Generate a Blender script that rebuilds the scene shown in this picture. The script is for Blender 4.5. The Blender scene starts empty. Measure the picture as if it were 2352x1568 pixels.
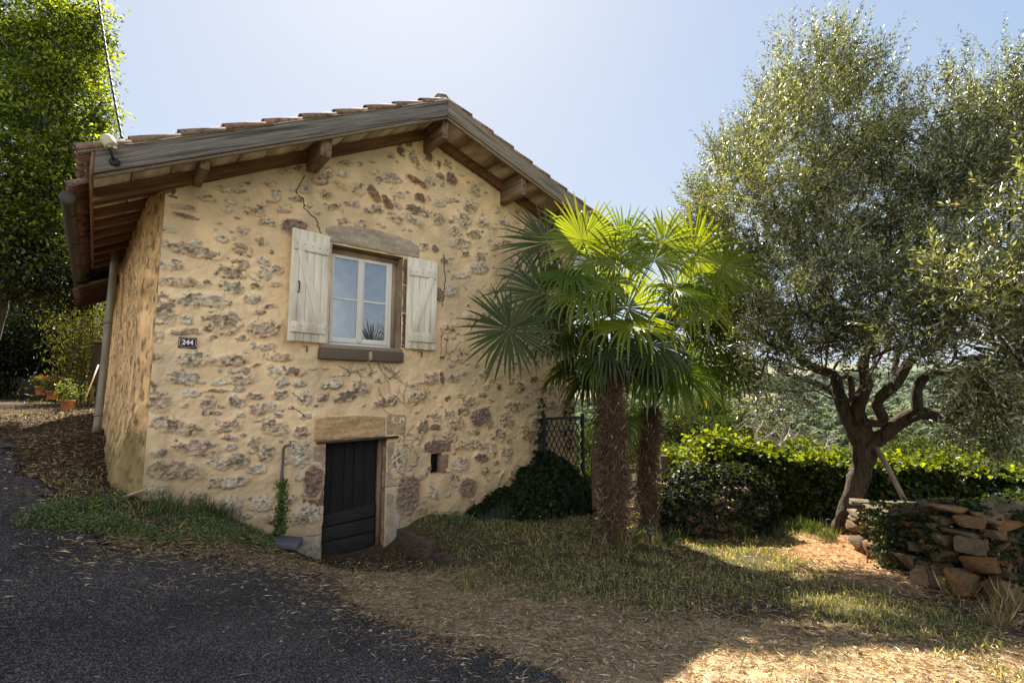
import bpy, bmesh, math, random
import numpy as np
from mathutils import Vector, Matrix
R = math.radians
rng = np.random.default_rng(7)
random.seed(7)
sc = bpy.context.scene
COL = sc.collection

# ------------------------------------------------------------------ camera model (metres; z up)
F_, CX, CY = 1176., 1176., 784.
PITCH, ROLL, YAW, CZ = R(6.03), R(.24), R(38.97), 2.05
cp, sp, cr, sr = math.cos(PITCH), math.sin(PITCH), math.cos(ROLL), math.sin(ROLL)
U = np.array([math.cos(YAW), math.sin(YAW), 0.]); N = np.array([-math.sin(YAW), math.cos(YAW), 0.])
O = np.array([-3.795, 5.398, 0.])                     # front left corner of the house
CAM = np.array([0, 0, CZ])

def ray(px, py):
    X = (px - CX) / F_; Z = -(py - CY) / F_
    X, Z = X * cr - Z * sr, X * sr + Z * cr
    return np.array([X, cp - Z * sp, sp + Z * cp])
def fac(px, py, v=0.):                                # a point of the facade plane (shifted by v) -> local u, z
    r = ray(px, py); t = ((O + N * v - CAM) @ N) / (r @ N); P = CAM + r * t
    return (P - O) @ U, P[2]
def at_z(px, py, z):
    r = ray(px, py); return CAM + r * ((z - CZ) / r[2])
def at_y(px, py, Y):
    r = ray(px, py); return CAM + r * (Y / r[1])
def loc2w(u, v, z): return O + U * u + N * v + np.array([0, 0, z])
def w2loc(P): d = np.asarray(P) - O; return np.array([d @ U, d @ N, d[2]])

# ------------------------------------------------------------------ noise
_tabs = {}
def _tab(seed):
    if seed not in _tabs: _tabs[seed] = np.random.default_rng(seed + 991).random(65536)
    return _tabs[seed]
def vn2(x, y, seed=0):
    x = np.asarray(x, float); y = np.asarray(y, float); t = _tab(seed)
    xi = np.floor(x).astype(np.int64); yi = np.floor(y).astype(np.int64); fx = x - xi; fy = y - yi
    fx = fx * fx * (3 - 2 * fx); fy = fy * fy * (3 - 2 * fy)
    h = lambda a, b: t[(a * 73856093 ^ b * 19349663) & 65535]
    return (h(xi, yi) * (1 - fx) + h(xi + 1, yi) * fx) * (1 - fy) + (h(xi, yi + 1) * (1 - fx) + h(xi + 1, yi + 1) * fx) * fy
def fbm(x, y, seed=0, o=4, g=.5):
    s = 0; a = 1; n = 0
    for i in range(o):
        s = s + a * vn2(x * 2 ** i + i * 17.3, y * 2 ** i - i * 9.1, seed + i); n += a; a *= g
    return s / n
def vn3(x, y, z, seed=0):
    x, y, z = (np.asarray(a, float) for a in (x, y, z)); t = _tab(seed)
    xi, yi, zi = (np.floor(a).astype(np.int64) for a in (x, y, z)); fx, fy, fz = x - xi, y - yi, z - zi
    fx, fy, fz = (a * a * (3 - 2 * a) for a in (fx, fy, fz))
    h = lambda a, b, c: t[(a * 73856093 ^ b * 19349663 ^ c * 83492791) & 65535]
    r = 0
    for i in (0, 1):
        for j in (0, 1):
            for k in (0, 1):
                r = r + h(xi + i, yi + j, zi + k) * (fx if i else 1 - fx) * (fy if j else 1 - fy) * (fz if k else 1 - fz)
    return r
def fbm3(x, y, z, seed=0, o=3):
    s = 0; a = 1; n = 0
    for i in range(o):
        s = s + a * vn3(x * 2 ** i, y * 2 ** i, z * 2 ** i, seed + i); n += a; a *= .5
    return s / n
def sstep(a, b, x):
    t = np.clip((x - a) / (b - a), 0, 1); return t * t * (3 - 2 * t)

# ------------------------------------------------------------------ materials
def mat(name):
    m = bpy.data.materials.new(name); m.use_nodes = True; nt = m.node_tree; nt.nodes.clear()
    out = nt.nodes.new('ShaderNodeOutputMaterial'); return m, nt, out
def nd(nt, typ, **kw):
    n = nt.nodes.new(typ)
    for k, v in kw.items():
        if k in n.inputs.keys() if isinstance(k, str) else False: n.inputs[k].default_value = v
        else: setattr(n, k, v)
    return n
def basic(name, col, rough=.8, spec=.3, nscale=8., namt=.25, bump=.3, bscale=40., stretch=(1, 1, 1), attr=None, metal=0., dark=None, detail=6., rot=0.):
    """principled, colour (constant or attribute) broken up by stretched noise, noise bump"""
    m, nt, out = mat(name); L = nt.links
    b = nt.nodes.new('ShaderNodeBsdfPrincipled'); L.new(b.outputs[0], out.inputs[0])
    b.inputs['Roughness'].default_value = rough; b.inputs['Specular IOR Level'].default_value = spec; b.inputs['Metallic'].default_value = metal
    tc = nt.nodes.new('ShaderNodeTexCoord'); mp = nt.nodes.new('ShaderNodeMapping'); mp.inputs['Scale'].default_value = stretch
    if rot:
        mr_ = nt.nodes.new('ShaderNodeMapping'); mr_.inputs['Rotation'].default_value = (0, rot, 0); L.new(tc.outputs['Object'], mr_.inputs[0]); L.new(mr_.outputs[0], mp.inputs[0])
    else: L.new(tc.outputs['Object'], mp.inputs[0])
    n1 = nt.nodes.new('ShaderNodeTexNoise'); n1.inputs['Scale'].default_value = nscale; n1.inputs['Detail'].default_value = detail; n1.inputs['Roughness'].default_value = .65
    L.new(mp.outputs[0], n1.inputs['Vector'])
    cr_ = nt.nodes.new('ShaderNodeMapRange'); cr_.inputs['From Min'].default_value = .3; cr_.inputs['From Max'].default_value = .7
    cr_.inputs['To Min'].default_value = 1 - namt; cr_.inputs['To Max'].default_value = 1 + namt; L.new(n1.outputs[0], cr_.inputs[0])
    mx = nt.nodes.new('ShaderNodeMix'); mx.data_type = 'RGBA'; mx.blend_type = 'MULTIPLY'; mx.inputs[0].default_value = 1
    if attr:
        a = nt.nodes.new('ShaderNodeAttribute'); a.attribute_name = attr; L.new(a.outputs['Color'], mx.inputs[6])
    else: mx.inputs[6].default_value = (*col, 1)
    L.new(cr_.outputs[0], mx.inputs[7])
    last = mx.outputs[2]
    if dark:   # dark weathering streaks / knots
        n2 = nt.nodes.new('ShaderNodeTexNoise'); n2.inputs['Scale'].default_value = nscale * .37; n2.inputs['Detail'].default_value = 5
        L.new(mp.outputs[0], n2.inputs['Vector'])
        r2 = nt.nodes.new('ShaderNodeMapRange'); r2.inputs['From Min'].default_value = .52; r2.inputs['From Max'].default_value = .66; L.new(n2.outputs[0], r2.inputs[0])
        m2 = nt.nodes.new('ShaderNodeMix'); m2.data_type = 'RGBA'; m2.inputs[7].default_value = (*dark, 1); L.new(r2.outputs[0], m2.inputs[0]); L.new(last, m2.inputs[6]); last = m2.outputs[2]
    L.new(last, b.inputs['Base Color'])
    if bump:
        n3 = nt.nodes.new('ShaderNodeTexNoise'); n3.inputs['Scale'].default_value = bscale; n3.inputs['Detail'].default_value = 6
        L.new(mp.outputs[0], n3.inputs['Vector'])
        bp = nt.nodes.new('ShaderNodeBump'); bp.inputs['Strength'].default_value = bump; bp.inputs['Distance'].default_value = .02
        L.new(n3.outputs[0], bp.inputs['Height']); L.new(bp.outputs[0], b.inputs['Normal'])
    return m
def leafmat(name, trans=.45, tcol=(1.5, 1.6, .35), gloss=.12, rough=.35):
    """two-sided leaf: diffuse + light coming through + a waxy shine, colour from the leaf's own attribute"""
    m, nt, out = mat(name); L = nt.links
    a = nt.nodes.new('ShaderNodeAttribute'); a.attribute_name = 'Col'
    d = nt.nodes.new('ShaderNodeBsdfDiffuse'); L.new(a.outputs['Color'], d.inputs[0])
    t = nt.nodes.new('ShaderNodeBsdfTranslucent'); mu = nt.nodes.new('ShaderNodeMix'); mu.data_type = 'RGBA'; mu.blend_type = 'MULTIPLY'; mu.inputs[0].default_value = 1
    L.new(a.outputs['Color'], mu.inputs[6]); mu.inputs[7].default_value = (*tcol, 1); L.new(mu.outputs[2], t.inputs[0])
    mx = nt.nodes.new('ShaderNodeMixShader'); mx.inputs[0].default_value = trans; L.new(d.outputs[0], mx.inputs[1]); L.new(t.outputs[0], mx.inputs[2])
    g = nt.nodes.new('ShaderNodeBsdfGlossy'); g.inputs['Roughness'].default_value = rough; g.inputs[0].default_value = (1, 1, .95, 1)
    m2 = nt.nodes.new('ShaderNodeMixShader'); m2.inputs[0].default_value = gloss; L.new(mx.outputs[0], m2.inputs[1]); L.new(g.outputs[0], m2.inputs[2])
    L.new(m2.outputs[0], out.inputs[0]); return m

# ------------------------------------------------------------------ objects
def setp(o, label=None, cat=None, group=None, kind=None):
    if label: o['label'] = label
    if cat: o['category'] = cat
    if group: o['group'] = group
    if kind: o['kind'] = kind
    return o
def empty(name, loc, label, cat, group=None, rz=0.):
    o = bpy.data.objects.new(name, None); o.empty_display_size = .2; COL.objects.link(o)
    o.location = loc; o.rotation_euler = (0, 0, rz); return setp(o, label, cat, group)
def fastmesh(name, V, Fs, m, parent=None, smooth=False, col=None, origin=None):
    """V (n,3); Fs list of int arrays (k,3|4); local to the parent's frame unless origin is given"""
    me = bpy.data.meshes.new(name); V = np.asarray(V, np.float32)
    if origin is not None: V = V - np.asarray(origin, np.float32)
    Fs = [np.asarray(f, np.int32) for f in (Fs if isinstance(Fs, list) else [Fs]) if len(f)]
    me.vertices.add(len(V)); me.vertices.foreach_set('co', V.ravel())
    idx = np.concatenate([f.ravel() for f in Fs]); tot = np.concatenate([np.full(len(f), f.shape[1], np.int32) for f in Fs])
    st = np.concatenate([[0], np.cumsum(tot)[:-1]]).astype(np.int32)
    me.loops.add(len(idx)); me.loops.foreach_set('vertex_index', idx)
    me.polygons.add(len(tot)); me.polygons.foreach_set('loop_start', st); me.polygons.foreach_set('loop_total', tot)
    if smooth: me.polygons.foreach_set('use_smooth', np.ones(len(tot), bool))
    me.update(calc_edges=True)
    if col is not None:
        a = me.color_attributes.new('Col', 'FLOAT_COLOR', 'POINT'); c = np.ones((len(V), 4), np.float32); c[:, :3] = col; a.data.foreach_set('color', c.ravel())
    if m: me.materials.append(m)
    o = bpy.data.objects.new(name, me); COL.objects.link(o)
    if parent: o.parent = parent
    if origin is not None: o.location = origin
    return o
class MB:
    def __init__(s): s.V = []; s.Q = []; s.T = []; s.C = []; s.n = 0
    def add(s, V, Q=(), T=(), col=None):
        V = np.asarray(V, float).reshape(-1, 3); s.V.append(V)
        if len(Q): s.Q.append(np.asarray(Q, int).reshape(-1, 4) + s.n)
        if len(T): s.T.append(np.asarray(T, int).reshape(-1, 3) + s.n)
        s.C.append(np.broadcast_to(np.asarray(col if col is not None else (1, 1, 1), float), (len(V), 3))); s.n += len(V); return s
    def box(s, a, b, col=None, bev=0.):
        (x0, y0, z0), (x1, y1, z1) = a, b
        return s.hexa([(x0, y0, z0), (x1, y0, z0), (x1, y1, z0), (x0, y1, z0), (x0, y0, z1), (x1, y0, z1), (x1, y1, z1), (x0, y1, z1)], col)
    def hexa(s, P, col=None):
        return s.add(P, [(0, 3, 2, 1), (4, 5, 6, 7), (0, 1, 5, 4), (1, 2, 6, 5), (2, 3, 7, 6), (3, 0, 4, 7)], col=col)
    def beam(s, a, b, w, h, up=(0, 0, 1), col=None):
        a = np.array(a, float); b = np.array(b, float); d = b - a; d /= np.linalg.norm(d); sx = np.cross(d, up); sx /= np.linalg.norm(sx); u = np.cross(sx, d)
        P = [p + sx * i * w / 2 + u * j * h / 2 for p in (a, b) for i, j in ((-1, -1), (1, -1), (1, 1), (-1, 1))]
        return s.add(P, [(3, 2, 1, 0), (4, 5, 6, 7), (0, 1, 5, 4), (1, 2, 6, 5), (2, 3, 7, 6), (3, 0, 4, 7)], col=col)
    def tube(s, P, r, seg=8, col=None, caps=True, jit=0., seed=0):
        P = np.asarray(P, float); n = len(P); r = np.broadcast_to(np.asarray(r, float), (n,))
        T = np.gradient(P, axis=0); T /= np.linalg.norm(T, axis=1)[:, None] + 1e-12
        a = np.cross(T[0], (0, 0, 1.)); a = a if np.linalg.norm(a) > .05 else np.cross(T[0], (1., 0, 0)); a /= np.linalg.norm(a)
        V = []
        th = np.arange(seg) / seg * 2 * np.pi
        for i in range(n):
            a = a - T[i] * (a @ T[i]); a /= np.linalg.norm(a); b = np.cross(T[i], a)
            V.append(P[i] + r[i] * (np.cos(th)[:, None] * a + np.sin(th)[:, None] * b))
        V = np.concatenate(V)
        if jit:
            c = np.repeat(P, seg, 0); k = 1 + jit * (fbm3(V[:, 0] * 9, V[:, 1] * 9, V[:, 2] * 5, seed) - .5) * 2 + jit * .5 * (fbm3(V[:, 0] * 34, V[:, 1] * 34, V[:, 2] * 7, seed + 2) - .5); V = c + (V - c) * k[:, None]
        i, j = np.meshgrid(np.arange(n - 1), np.arange(seg), indexing='ij'); j2 = (j + 1) % seg
        Q = np.stack([i * seg + j, i * seg + j2, (i + 1) * seg + j2, (i + 1) * seg + j], -1).reshape(-1, 4)
        T3 = []
        if caps:
            V = np.vstack([V, P[0], P[-1]]); k0, k1 = n * seg, n * seg + 1
            T3 = [(k0, (q + 1) % seg, q) for q in range(seg)] + [(k1, (n - 1) * seg + q, (n - 1) * seg + (q + 1) % seg) for q in range(seg)]
        return s.add(V, Q, T3, col)
    def ball(s, c, r, nu=10, nv=7, noise=0., seed=0, col=None, rot=0., p=1.):
        c = np.array(c, float); r = np.broadcast_to(np.asarray(r, float), (3,))
        th, ph = np.meshgrid(np.arange(nu) / nu * 2 * np.pi, np.linspace(-np.pi / 2, np.pi / 2, nv), indexing='ij')
        f = lambda q: np.sign(q) * np.abs(q) ** p
        X = f(np.cos(ph)) * f(np.cos(th)); Y = f(np.cos(ph)) * f(np.sin(th)); Z = f(np.sin(ph))
        V = np.stack([X, Y, Z], -1).reshape(-1, 3)
        if noise: V = V * (1 + noise * (fbm3(V[:, 0] * 1.7 + seed * 3.1, V[:, 1] * 1.7, V[:, 2] * 1.7, seed % 50) - .5) * 2)[:, None]
        V = V * r; ca, sa = math.cos(rot), math.sin(rot); V = np.stack([V[:, 0] * ca - V[:, 1] * sa, V[:, 0] * sa + V[:, 1] * ca, V[:, 2]], 1) + c
        i, j = np.meshgrid(np.arange(nu), np.arange(nv - 1), indexing='ij'); i2 = (i + 1) % nu
        return s.add(V, np.stack([i * nv + j, i2 * nv + j, i2 * nv + j + 1, i * nv + j + 1], -1).reshape(-1, 4), col=col)
    def build(s, name, m, parent=None, smooth=False, origin=None, usecol=False, bev=0.):
        V = np.concatenate(s.V); Fs = []
        if s.Q: Fs.append(np.concatenate(s.Q))
        if s.T: Fs.append(np.concatenate(s.T))
        o = fastmesh(name, V, Fs, m, parent, smooth, np.concatenate(s.C) if usecol else None, origin)
        if bev:
            md = o.modifiers.new('Bevel', 'BEVEL'); md.width = bev; md.segments = 2; md.limit_method = 'ANGLE'
        return o
def rand_unit(n):
    v = rng.normal(size=(n, 3)); return v / np.linalg.norm(v, axis=1)[:, None]
def leaves(P, D, L, W, col, fold=.25, nrm=None, shape='leaf'):
    """one two-quad (folded, pointed) leaf per point; returns verts, quads, colours"""
    n = len(P); D = D / (np.linalg.norm(D, axis=1)[:, None] + 1e-9)
    A = rand_unit(n) if nrm is None else nrm
    S = np.cross(D, A); S /= np.linalg.norm(S, axis=1)[:, None] + 1e-9; Nn = np.cross(S, D)
    L = np.broadcast_to(L, (n,))[:, None]; W = np.broadcast_to(W, (n,))[:, None]
    base = P; tip = P + D * L - Nn * L * .08
    mid = P + D * L * .5
    if shape == 'leaf':   # base, left, tip, right  (2 triangles pairs folded along the rib)
        l = mid + S * W * .5 + Nn * W * fold; r = mid - S * W * .5 + Nn * W * fold
        V = np.stack([base, l, tip, r], 1).reshape(-1, 3)
        Q = (np.arange(n)[:, None] * 4 + np.array([0, 3, 2, 1])); k = 4
        T = np.concatenate([np.arange(n)[:, None] * 4 + np.array([0, 2, 1]), np.arange(n)[:, None] * 4 + np.array([0, 3, 2])])
        return V, T, np.repeat(col, k, 0)
def leaf_obj(name, P, D, L, W, col, m, parent=None, origin=None, fold=.25, nrm=None):
    V, T, C = leaves(P, D, L, W, col, fold, nrm)
    return fastmesh(name, V, [T], m, parent, False, C, origin)
def hsvary(base, n, dv=.25, dh=.12):
    base = np.array(base); k = 1 + dv * rng.normal(size=(n, 1)); c = base * np.clip(k, .35, 2)
    c = c * (1 + dh * rng.normal(size=(n, 3)) * np.array([1, .3, .8])); return np.clip(c, .004, 1)
# ================================================================== GROUND
def P3(px, py, z): p = at_z(px, py, z); return (p[0], p[1], z)
def L3(u, v, z): p = loc2w(u, v, 0); return (p[0], p[1], z)
ctrl = [P3(0, 1568, .62), P3(600, 1568, .55), P3(1176, 1568, .46), P3(1800, 1568, .40), P3(2352, 1568, .36),
        (0, 0, .47), (-3, 0, .7), (3, 0, .4), (-6, 0, 1.0), (6, 0, .3), (-10, 2, 1.3), (-10, -3, 1.1), (8, -3, .3),
        (*O[:2], .95), P3(0, 1200, 1.03), P3(0, 1000, 1.44), L3(-.15, .6, 1.05), L3(-.38, 3, 1.45), L3(-.5, 5.5, 1.62), L3(-1, 8, 1.73), L3(-2, 12, 1.88), L3(-6, 8, 1.8), L3(-9, 14, 2.0), L3(-6, 3, 1.5), L3(-12, 3, 1.8), L3(-9, -3, 1.35),
        L3(-.1, -.6, .85), L3(.35, -.05, .86), L3(.35, -.9, .66), L3(.9, 0, .62), L3(.9, -.8, .48), L3(1.4, 0, .28), L3(1.4, -.7, .25), L3(1.9, -.1, .02), L3(2.3, -.1, -.02), L3(2.7, -.1, .02), L3(2.3, -.9, .06),
        L3(3.1, -.1, .30), L3(3.3, -.5, .28), L3(4.2, 0, .22), L3(5.3, -.1, .15), L3(6.5, 0, .08), L3(2.9, -.5, .1), L3(3.3, -1.7, .15),
        P3(1400, 1250, .1), P3(1500, 1300, .12), P3(1780, 1235, .06), P3(1935, 1215, .08), P3(1176, 1400, .3), P3(1600, 1400, .24), P3(900, 1400, .32), P3(500, 1400, .5), P3(200, 1350, .72),
        (4.2, 5., .14), (5.1, 4.4, .2), (7, 4.5, .2), (5.5, 8.5, 0.), (8, 8, -.05), (2, 9.5, 0.), (4, 10.5, -.15), (9, 11, -.6)]
ctrl = np.array(ctrl); CXY, CZV = ctrl[:, :2], ctrl[:, 2]
def _tps(r2): return np.where(r2 > 1e-12, .5 * r2 * np.log(np.maximum(r2, 1e-12)), 0)
_K = _tps(((CXY[:, None] - CXY[None]) ** 2).sum(-1)) + np.eye(len(CXY)) * .02
_Pm = np.c_[np.ones(len(CXY)), CXY]
_A = np.block([[_K, _Pm], [_Pm.T, np.zeros((3, 3))]]); _W = np.linalg.solve(_A, np.r_[CZV, 0, 0, 0])
def gz0(x, y):
    x = np.asarray(x, float); y = np.asarray(y, float); sh = x.shape; x = x.ravel(); y = y.ravel(); out = np.empty(len(x))
    for i in range(0, len(x), 40000):
        X = np.c_[x[i:i + 40000], y[i:i + 40000]]; r2 = ((X[:, None] - CXY[None]) ** 2).sum(-1)
        out[i:i + 40000] = _tps(r2) @ _W[:-3] + _W[-3] + X @ _W[-2:]
    return out.reshape(sh)
def gz(x, y): return float(gz0(np.array([x]), np.array([y]))[0])
def ghit(px, py):
    r = ray(px, py); t = 1.5
    for _ in range(4000):
        p = CAM + r * t
        if p[2] < gz(p[0], p[1]): break
        t += .02
    return p
_gc = {}
def gpoly(pts): return np.array([ghit(*p)[:2] for p in pts])
def inpoly(x, y, poly):
    ins = np.zeros(x.shape, bool); n = len(poly)
    for i in range(n):
        x0, y0 = poly[i]; x1, y1 = poly[(i + 1) % n]
        if y0 == y1: continue
        c = ((y0 > y) != (y1 > y)) & (x < (x1 - x0) * (y - y0) / (y1 - y0) + x0); ins ^= c
    return ins
def pdist(x, y, poly, closed=True):
    d = np.full(x.shape, 1e9); n = len(poly)
    for i in range(n if closed else n - 1):
        a = poly[i]; b = poly[(i + 1) % n]; e = b - a; l = e @ e + 1e-12
        t = np.clip(((x - a[0]) * e[0] + (y - a[1]) * e[1]) / l, 0, 1)
        d = np.minimum(d, np.hypot(x - a[0] - t * e[0], y - a[1] - t * e[1]))
    return d
def sdf(x, y, poly): d = pdist(x, y, poly); return np.where(inpoly(x, y, poly), -d, d)      # negative inside

ASPH = np.vstack([gpoly([(0, 1010), (100, 1120), (128, 1150), (60, 1200), (200, 1245), (430, 1275), (600, 1300), (735, 1318), (790, 1375), (900, 1430), (1040, 1480), (1230, 1562)]), [[.6, 1.5], [1.2, -3], [-14, -3], [-14, 7]]])
GREEN = [gpoly([(60, 1205), (140, 1160), (300, 1150), (480, 1180), (640, 1215), (600, 1262), (480, 1245), (250, 1225)]),
         gpoly([(900, 1190), (1100, 1150), (1330, 1150), (1560, 1200), (1850, 1220), (1800, 1330), (1500, 1420), (1250, 1370), (1050, 1330), (960, 1260)]),
         gpoly([(1780, 1250), (1900, 1330), (2100, 1400), (2352, 1480), (2250, 1520), (2000, 1440), (1700, 1350)]), gpoly([(0, 1110), (120, 1090), (160, 1150), (100, 1180)])]
DRY = [gpoly([(640, 1300), (1050, 1320), (1300, 1390), (1700, 1450), (2100, 1480), (2352, 1510), (2352, 1567), (1280, 1567), (900, 1400)]), gpoly([(1830, 1230), (1930, 1240), (2000, 1330), (1870, 1320)])]

def grid(x0, x1, y0, y1, st):
    xs = np.arange(x0, x1 + st / 2, st); ys = np.arange(y0, y1 + st / 2, st); X, Y = np.meshgrid(xs, ys, indexing='ij'); nx, ny = X.shape
    i, j = np.meshgrid(np.arange(nx - 1), np.arange(ny - 1), indexing='ij')
    Q = np.stack([i * ny + j, (i + 1) * ny + j, (i + 1) * ny + j + 1, i * ny + j + 1], -1).reshape(-1, 4); return X.ravel(), Y.ravel(), Q
def gmask(x, y):
    w = (fbm(x * 1.6, y * 1.6, 3) - .5) * .9 + (fbm(x * 9, y * 9, 5) - .5) * .5
    a = 1 - sstep(-.05, .12, sdf(x, y, ASPH) + w * .62 + (fbm(x * 28, y * 28, 7) - .5) * .35)
    g = np.zeros_like(x); dr = np.zeros_like(x)
    for p in GREEN: g = np.maximum(g, 1 - sstep(-.1, .35, sdf(x, y, p) + w * .8))
    for p in DRY: dr = np.maximum(dr, 1 - sstep(-.1, .5, sdf(x, y, p) + w))
    return a, g * (1 - a), dr * (1 - a)
X, Y, Q = grid(-15, 9.6, -1.5, 13.4, .033)
Z = gz0(X, Y); a, g, dr = gmask(X, Y)
Z += (fbm(X * 1.3, Y * 1.3, 11) - .5) * .06 * (1 - a) + (fbm(X * 7, Y * 7, 12) - .5) * .028 * (1 - a) + (fbm(X * 14, Y * 14, 13) - .5) * .008
Z = np.where(a > .5, Z - .012, Z)
Z -= sstep(11.5, 13.2, Y) * sstep(-2, 3, X) * .6
n1 = fbm(X * 5, Y * 5, 21)[:, None]; n2 = fbm(X * 22, Y * 22, 22)[:, None]
cA = np.array([.016, .0145, .0135]) * (.75 + .5 * n1); cD = np.array([.07, .047, .028]) * (.45 + 1.0 * n2) * (.7 + .6 * n1); cG = np.array([.065, .06, .026]) * (.5 + .9 * n2)
cS = np.array([.36, .265, .155]) * (.45 + 1.0 * n2)
red = np.exp(-((X - 4.1) ** 2 + (Y - 6.9) ** 2) / .9)[:, None]
c = cD * (1 - dr[:, None]) + cS * dr[:, None]; c = c * (1 - red) + np.array([.42, .20, .09]) * (.6 + .7 * n2) * red * .8
c = c * (1 - g[:, None] * .75) + cG * g[:, None] * .75; c = c * (1 - a[:, None]) + cA * a[:, None]
m_ground = basic('soil', (1, 1, 1), rough=.95, spec=.1, nscale=60, namt=.45, bump=.7, bscale=90, attr='Col')
ground = fastmesh('ground', np.c_[X, Y, Z], [Q], m_ground, None, True, np.clip(c, .005, 1)); setp(ground, 'garden ground of soil, dry straw and dark asphalt drive', kind='structure')

# asphalt sheet laid 4 mm over the ground sheet, with its own gritty material
m, nt, out = mat('asphalt'); L = nt.links
b = nt.nodes.new('ShaderNodeBsdfPrincipled'); L.new(b.outputs[0], out.inputs[0]); b.inputs['Roughness'].default_value = .82; b.inputs['Specular IOR Level'].default_value = .35
tc = nt.nodes.new('ShaderNodeTexCoord'); vo = nt.nodes.new('ShaderNodeTexVoronoi'); vo.inputs['Scale'].default_value = 150; L.new(tc.outputs['Object'], vo.inputs['Vector'])
no = nt.nodes.new('ShaderNodeTexNoise'); no.inputs['Scale'].default_value = 1.1; no.inputs['Detail'].default_value = 8; L.new(tc.outputs['Object'], no.inputs['Vector'])
rp = nt.nodes.new('ShaderNodeValToRGB'); e = rp.color_ramp.elements; e[0].color = (.0068, .0056, .0047, 1); e[1].color = (.15, .13, .12, 1); e[1].position = .97
e2 = rp.color_ramp.elements.new(.55); e2.color = (.0145, .012, .0100, 1); sx = nt.nodes.new('ShaderNodeSeparateColor'); L.new(vo.outputs['Color'], sx.inputs[0]); L.new(sx.outputs[0], rp.inputs[0])
mr = nt.nodes.new('ShaderNodeMapRange'); mr.inputs['From Min'].default_value = .3; mr.inputs['From Max'].default_value = .7; mr.inputs['To Min'].default_value = .5; mr.inputs['To Max'].default_value = 1.8; L.new(no.outputs[0], mr.inputs[0])
mx = nt.nodes.new('ShaderNodeMix'); mx.data_type = 'RGBA'; mx.blend_type = 'MULTIPLY'; mx.inputs[0].default_value = 1; L.new(rp.outputs[0], mx.inputs[6]); L.new(mr.outputs[0], mx.inputs[7]); L.new(mx.outputs[2], b.inputs['Base Color'])
bp = nt.nodes.new('ShaderNodeBump'); bp.inputs['Strength'].default_value = .6; bp.inputs['Distance'].default_value = .012; L.new(vo.outputs['Distance'], bp.inputs['Height']); L.new(bp.outputs[0], b.inputs['Normal'])
m_asph = m
keep = (a.reshape(-1)[Q] > .5).all(1); used = np.unique(Q[keep]); rm = -np.ones(len(X), int); rm[used] = np.arange(len(used))
drive = fastmesh('driveway', np.c_[X, Y, Z + .016][used], [rm[Q[keep]]], m_asph, None, True); setp(drive, 'dark worn asphalt driveway in the foreground', kind='structure')
GX0, GY0, GST = -15, -1.5, .033; GNY = len(np.arange(-1.5, 13.4 + .0165, .033)); GZ = Z.reshape(-1, GNY); GA = a.reshape(-1, GNY); GG = g.reshape(-1, GNY); GD = dr.reshape(-1, GNY)
def samp(A, x, y):
    i = np.clip(((np.asarray(x) - GX0) / GST).astype(int), 0, A.shape[0] - 1); j = np.clip(((np.asarray(y) - GY0) / GST).astype(int), 0, A.shape[1] - 1); return A[i, j]

# hillside: one coarse sheet out to the horizon; falls into the valley on the right, the far slope rises again
def hill(x, y):
    r = np.hypot(x, y); az = np.degrees(np.arctan2(x, y))
    far = -40 + 58 * np.clip((r - 210) / 520, 0, 1.6) ** 1.25 + (fbm(x * .006 + 5, y * .006, 31, 3) - .5) * 26 * sstep(180, 420, r)
    v = np.where(r < 210, -1.4 - 38.6 * sstep(8, 210, r) ** .8, far); v = v - sstep(900, 2600, r) * 30
    l = 1.2 + .4 * sstep(14, 40, r) + sstep(60, 400, r) * 6
    w = sstep(-12, 0, az) * sstep(150, 120, az) if False else sstep(-10, 2, az) * (1 - sstep(110, 150, az))
    return v * w + l * (1 - w) - (1 - sstep(10, 17, r)) * 1.6
th = np.linspace(-np.pi, np.pi, 361); rr = np.concatenate([np.linspace(.5, 30, 25), np.geomspace(33, 3500, 110)])
TH, RR = np.meshgrid(th, rr, indexing='ij'); HX = (RR * np.sin(TH)).ravel(); HY = (RR * np.cos(TH)).ravel(); HZ = hill(HX, HY)
i, j = np.meshgrid(np.arange(360), np.arange(len(rr) - 1), indexing='ij'); nr = len(rr)
HQ = np.stack([i * nr + j, i * nr + j + 1, (i + 1) * nr + j + 1, (i + 1) * nr + j], -1).reshape(-1, 4)
fld = (sstep(.615, .65, fbm(HX * .011 + 3.3, HY * .011 + 8, 41, 2)) * sstep(230, 280, np.hypot(HX, HY)))[:, None]
def fieldmask(x, y): return sstep(.615, .65, fbm(x * .011 + 3.3, y * .011 + 8, 41, 2)) * sstep(230, 280, np.hypot(x, y))
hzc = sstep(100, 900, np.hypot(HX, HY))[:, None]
hc = np.array([.06, .07, .025]) * (1 - fld) + np.array([.24, .19, .10]) * fld; hc = hc * (1 - .45 * hzc) + np.array([.17, .20, .20]) * .45 * hzc  # distance haze mixed into the meadow and field colours
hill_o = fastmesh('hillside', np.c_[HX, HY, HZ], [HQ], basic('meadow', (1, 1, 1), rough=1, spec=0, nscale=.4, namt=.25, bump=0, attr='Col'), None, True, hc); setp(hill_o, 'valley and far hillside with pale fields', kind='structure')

# ================================================================== HOUSE
house = empty('stone_house', O, 'small ochre rubble stone house with tiled gable roof and white shutters', 'house', rz=YAW)
SLL, SLR = .513, .312; RU, RZ = 3.18, 6.23                        # roof: ridge u, top of barge board at the ridge
def roofz(u, off=0.): return np.where(np.asarray(u) < RU, RZ - SLL * (RU - u), RZ - SLR * (u - RU)) + off
WW = 6.36; WTOP = -.36                                             # wall top under the deck
def sidev(v): v = np.asarray(v, float); return -(.13 * sstep(0, .55, v) + .036 * np.clip(v - .5, 0, 9))
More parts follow.
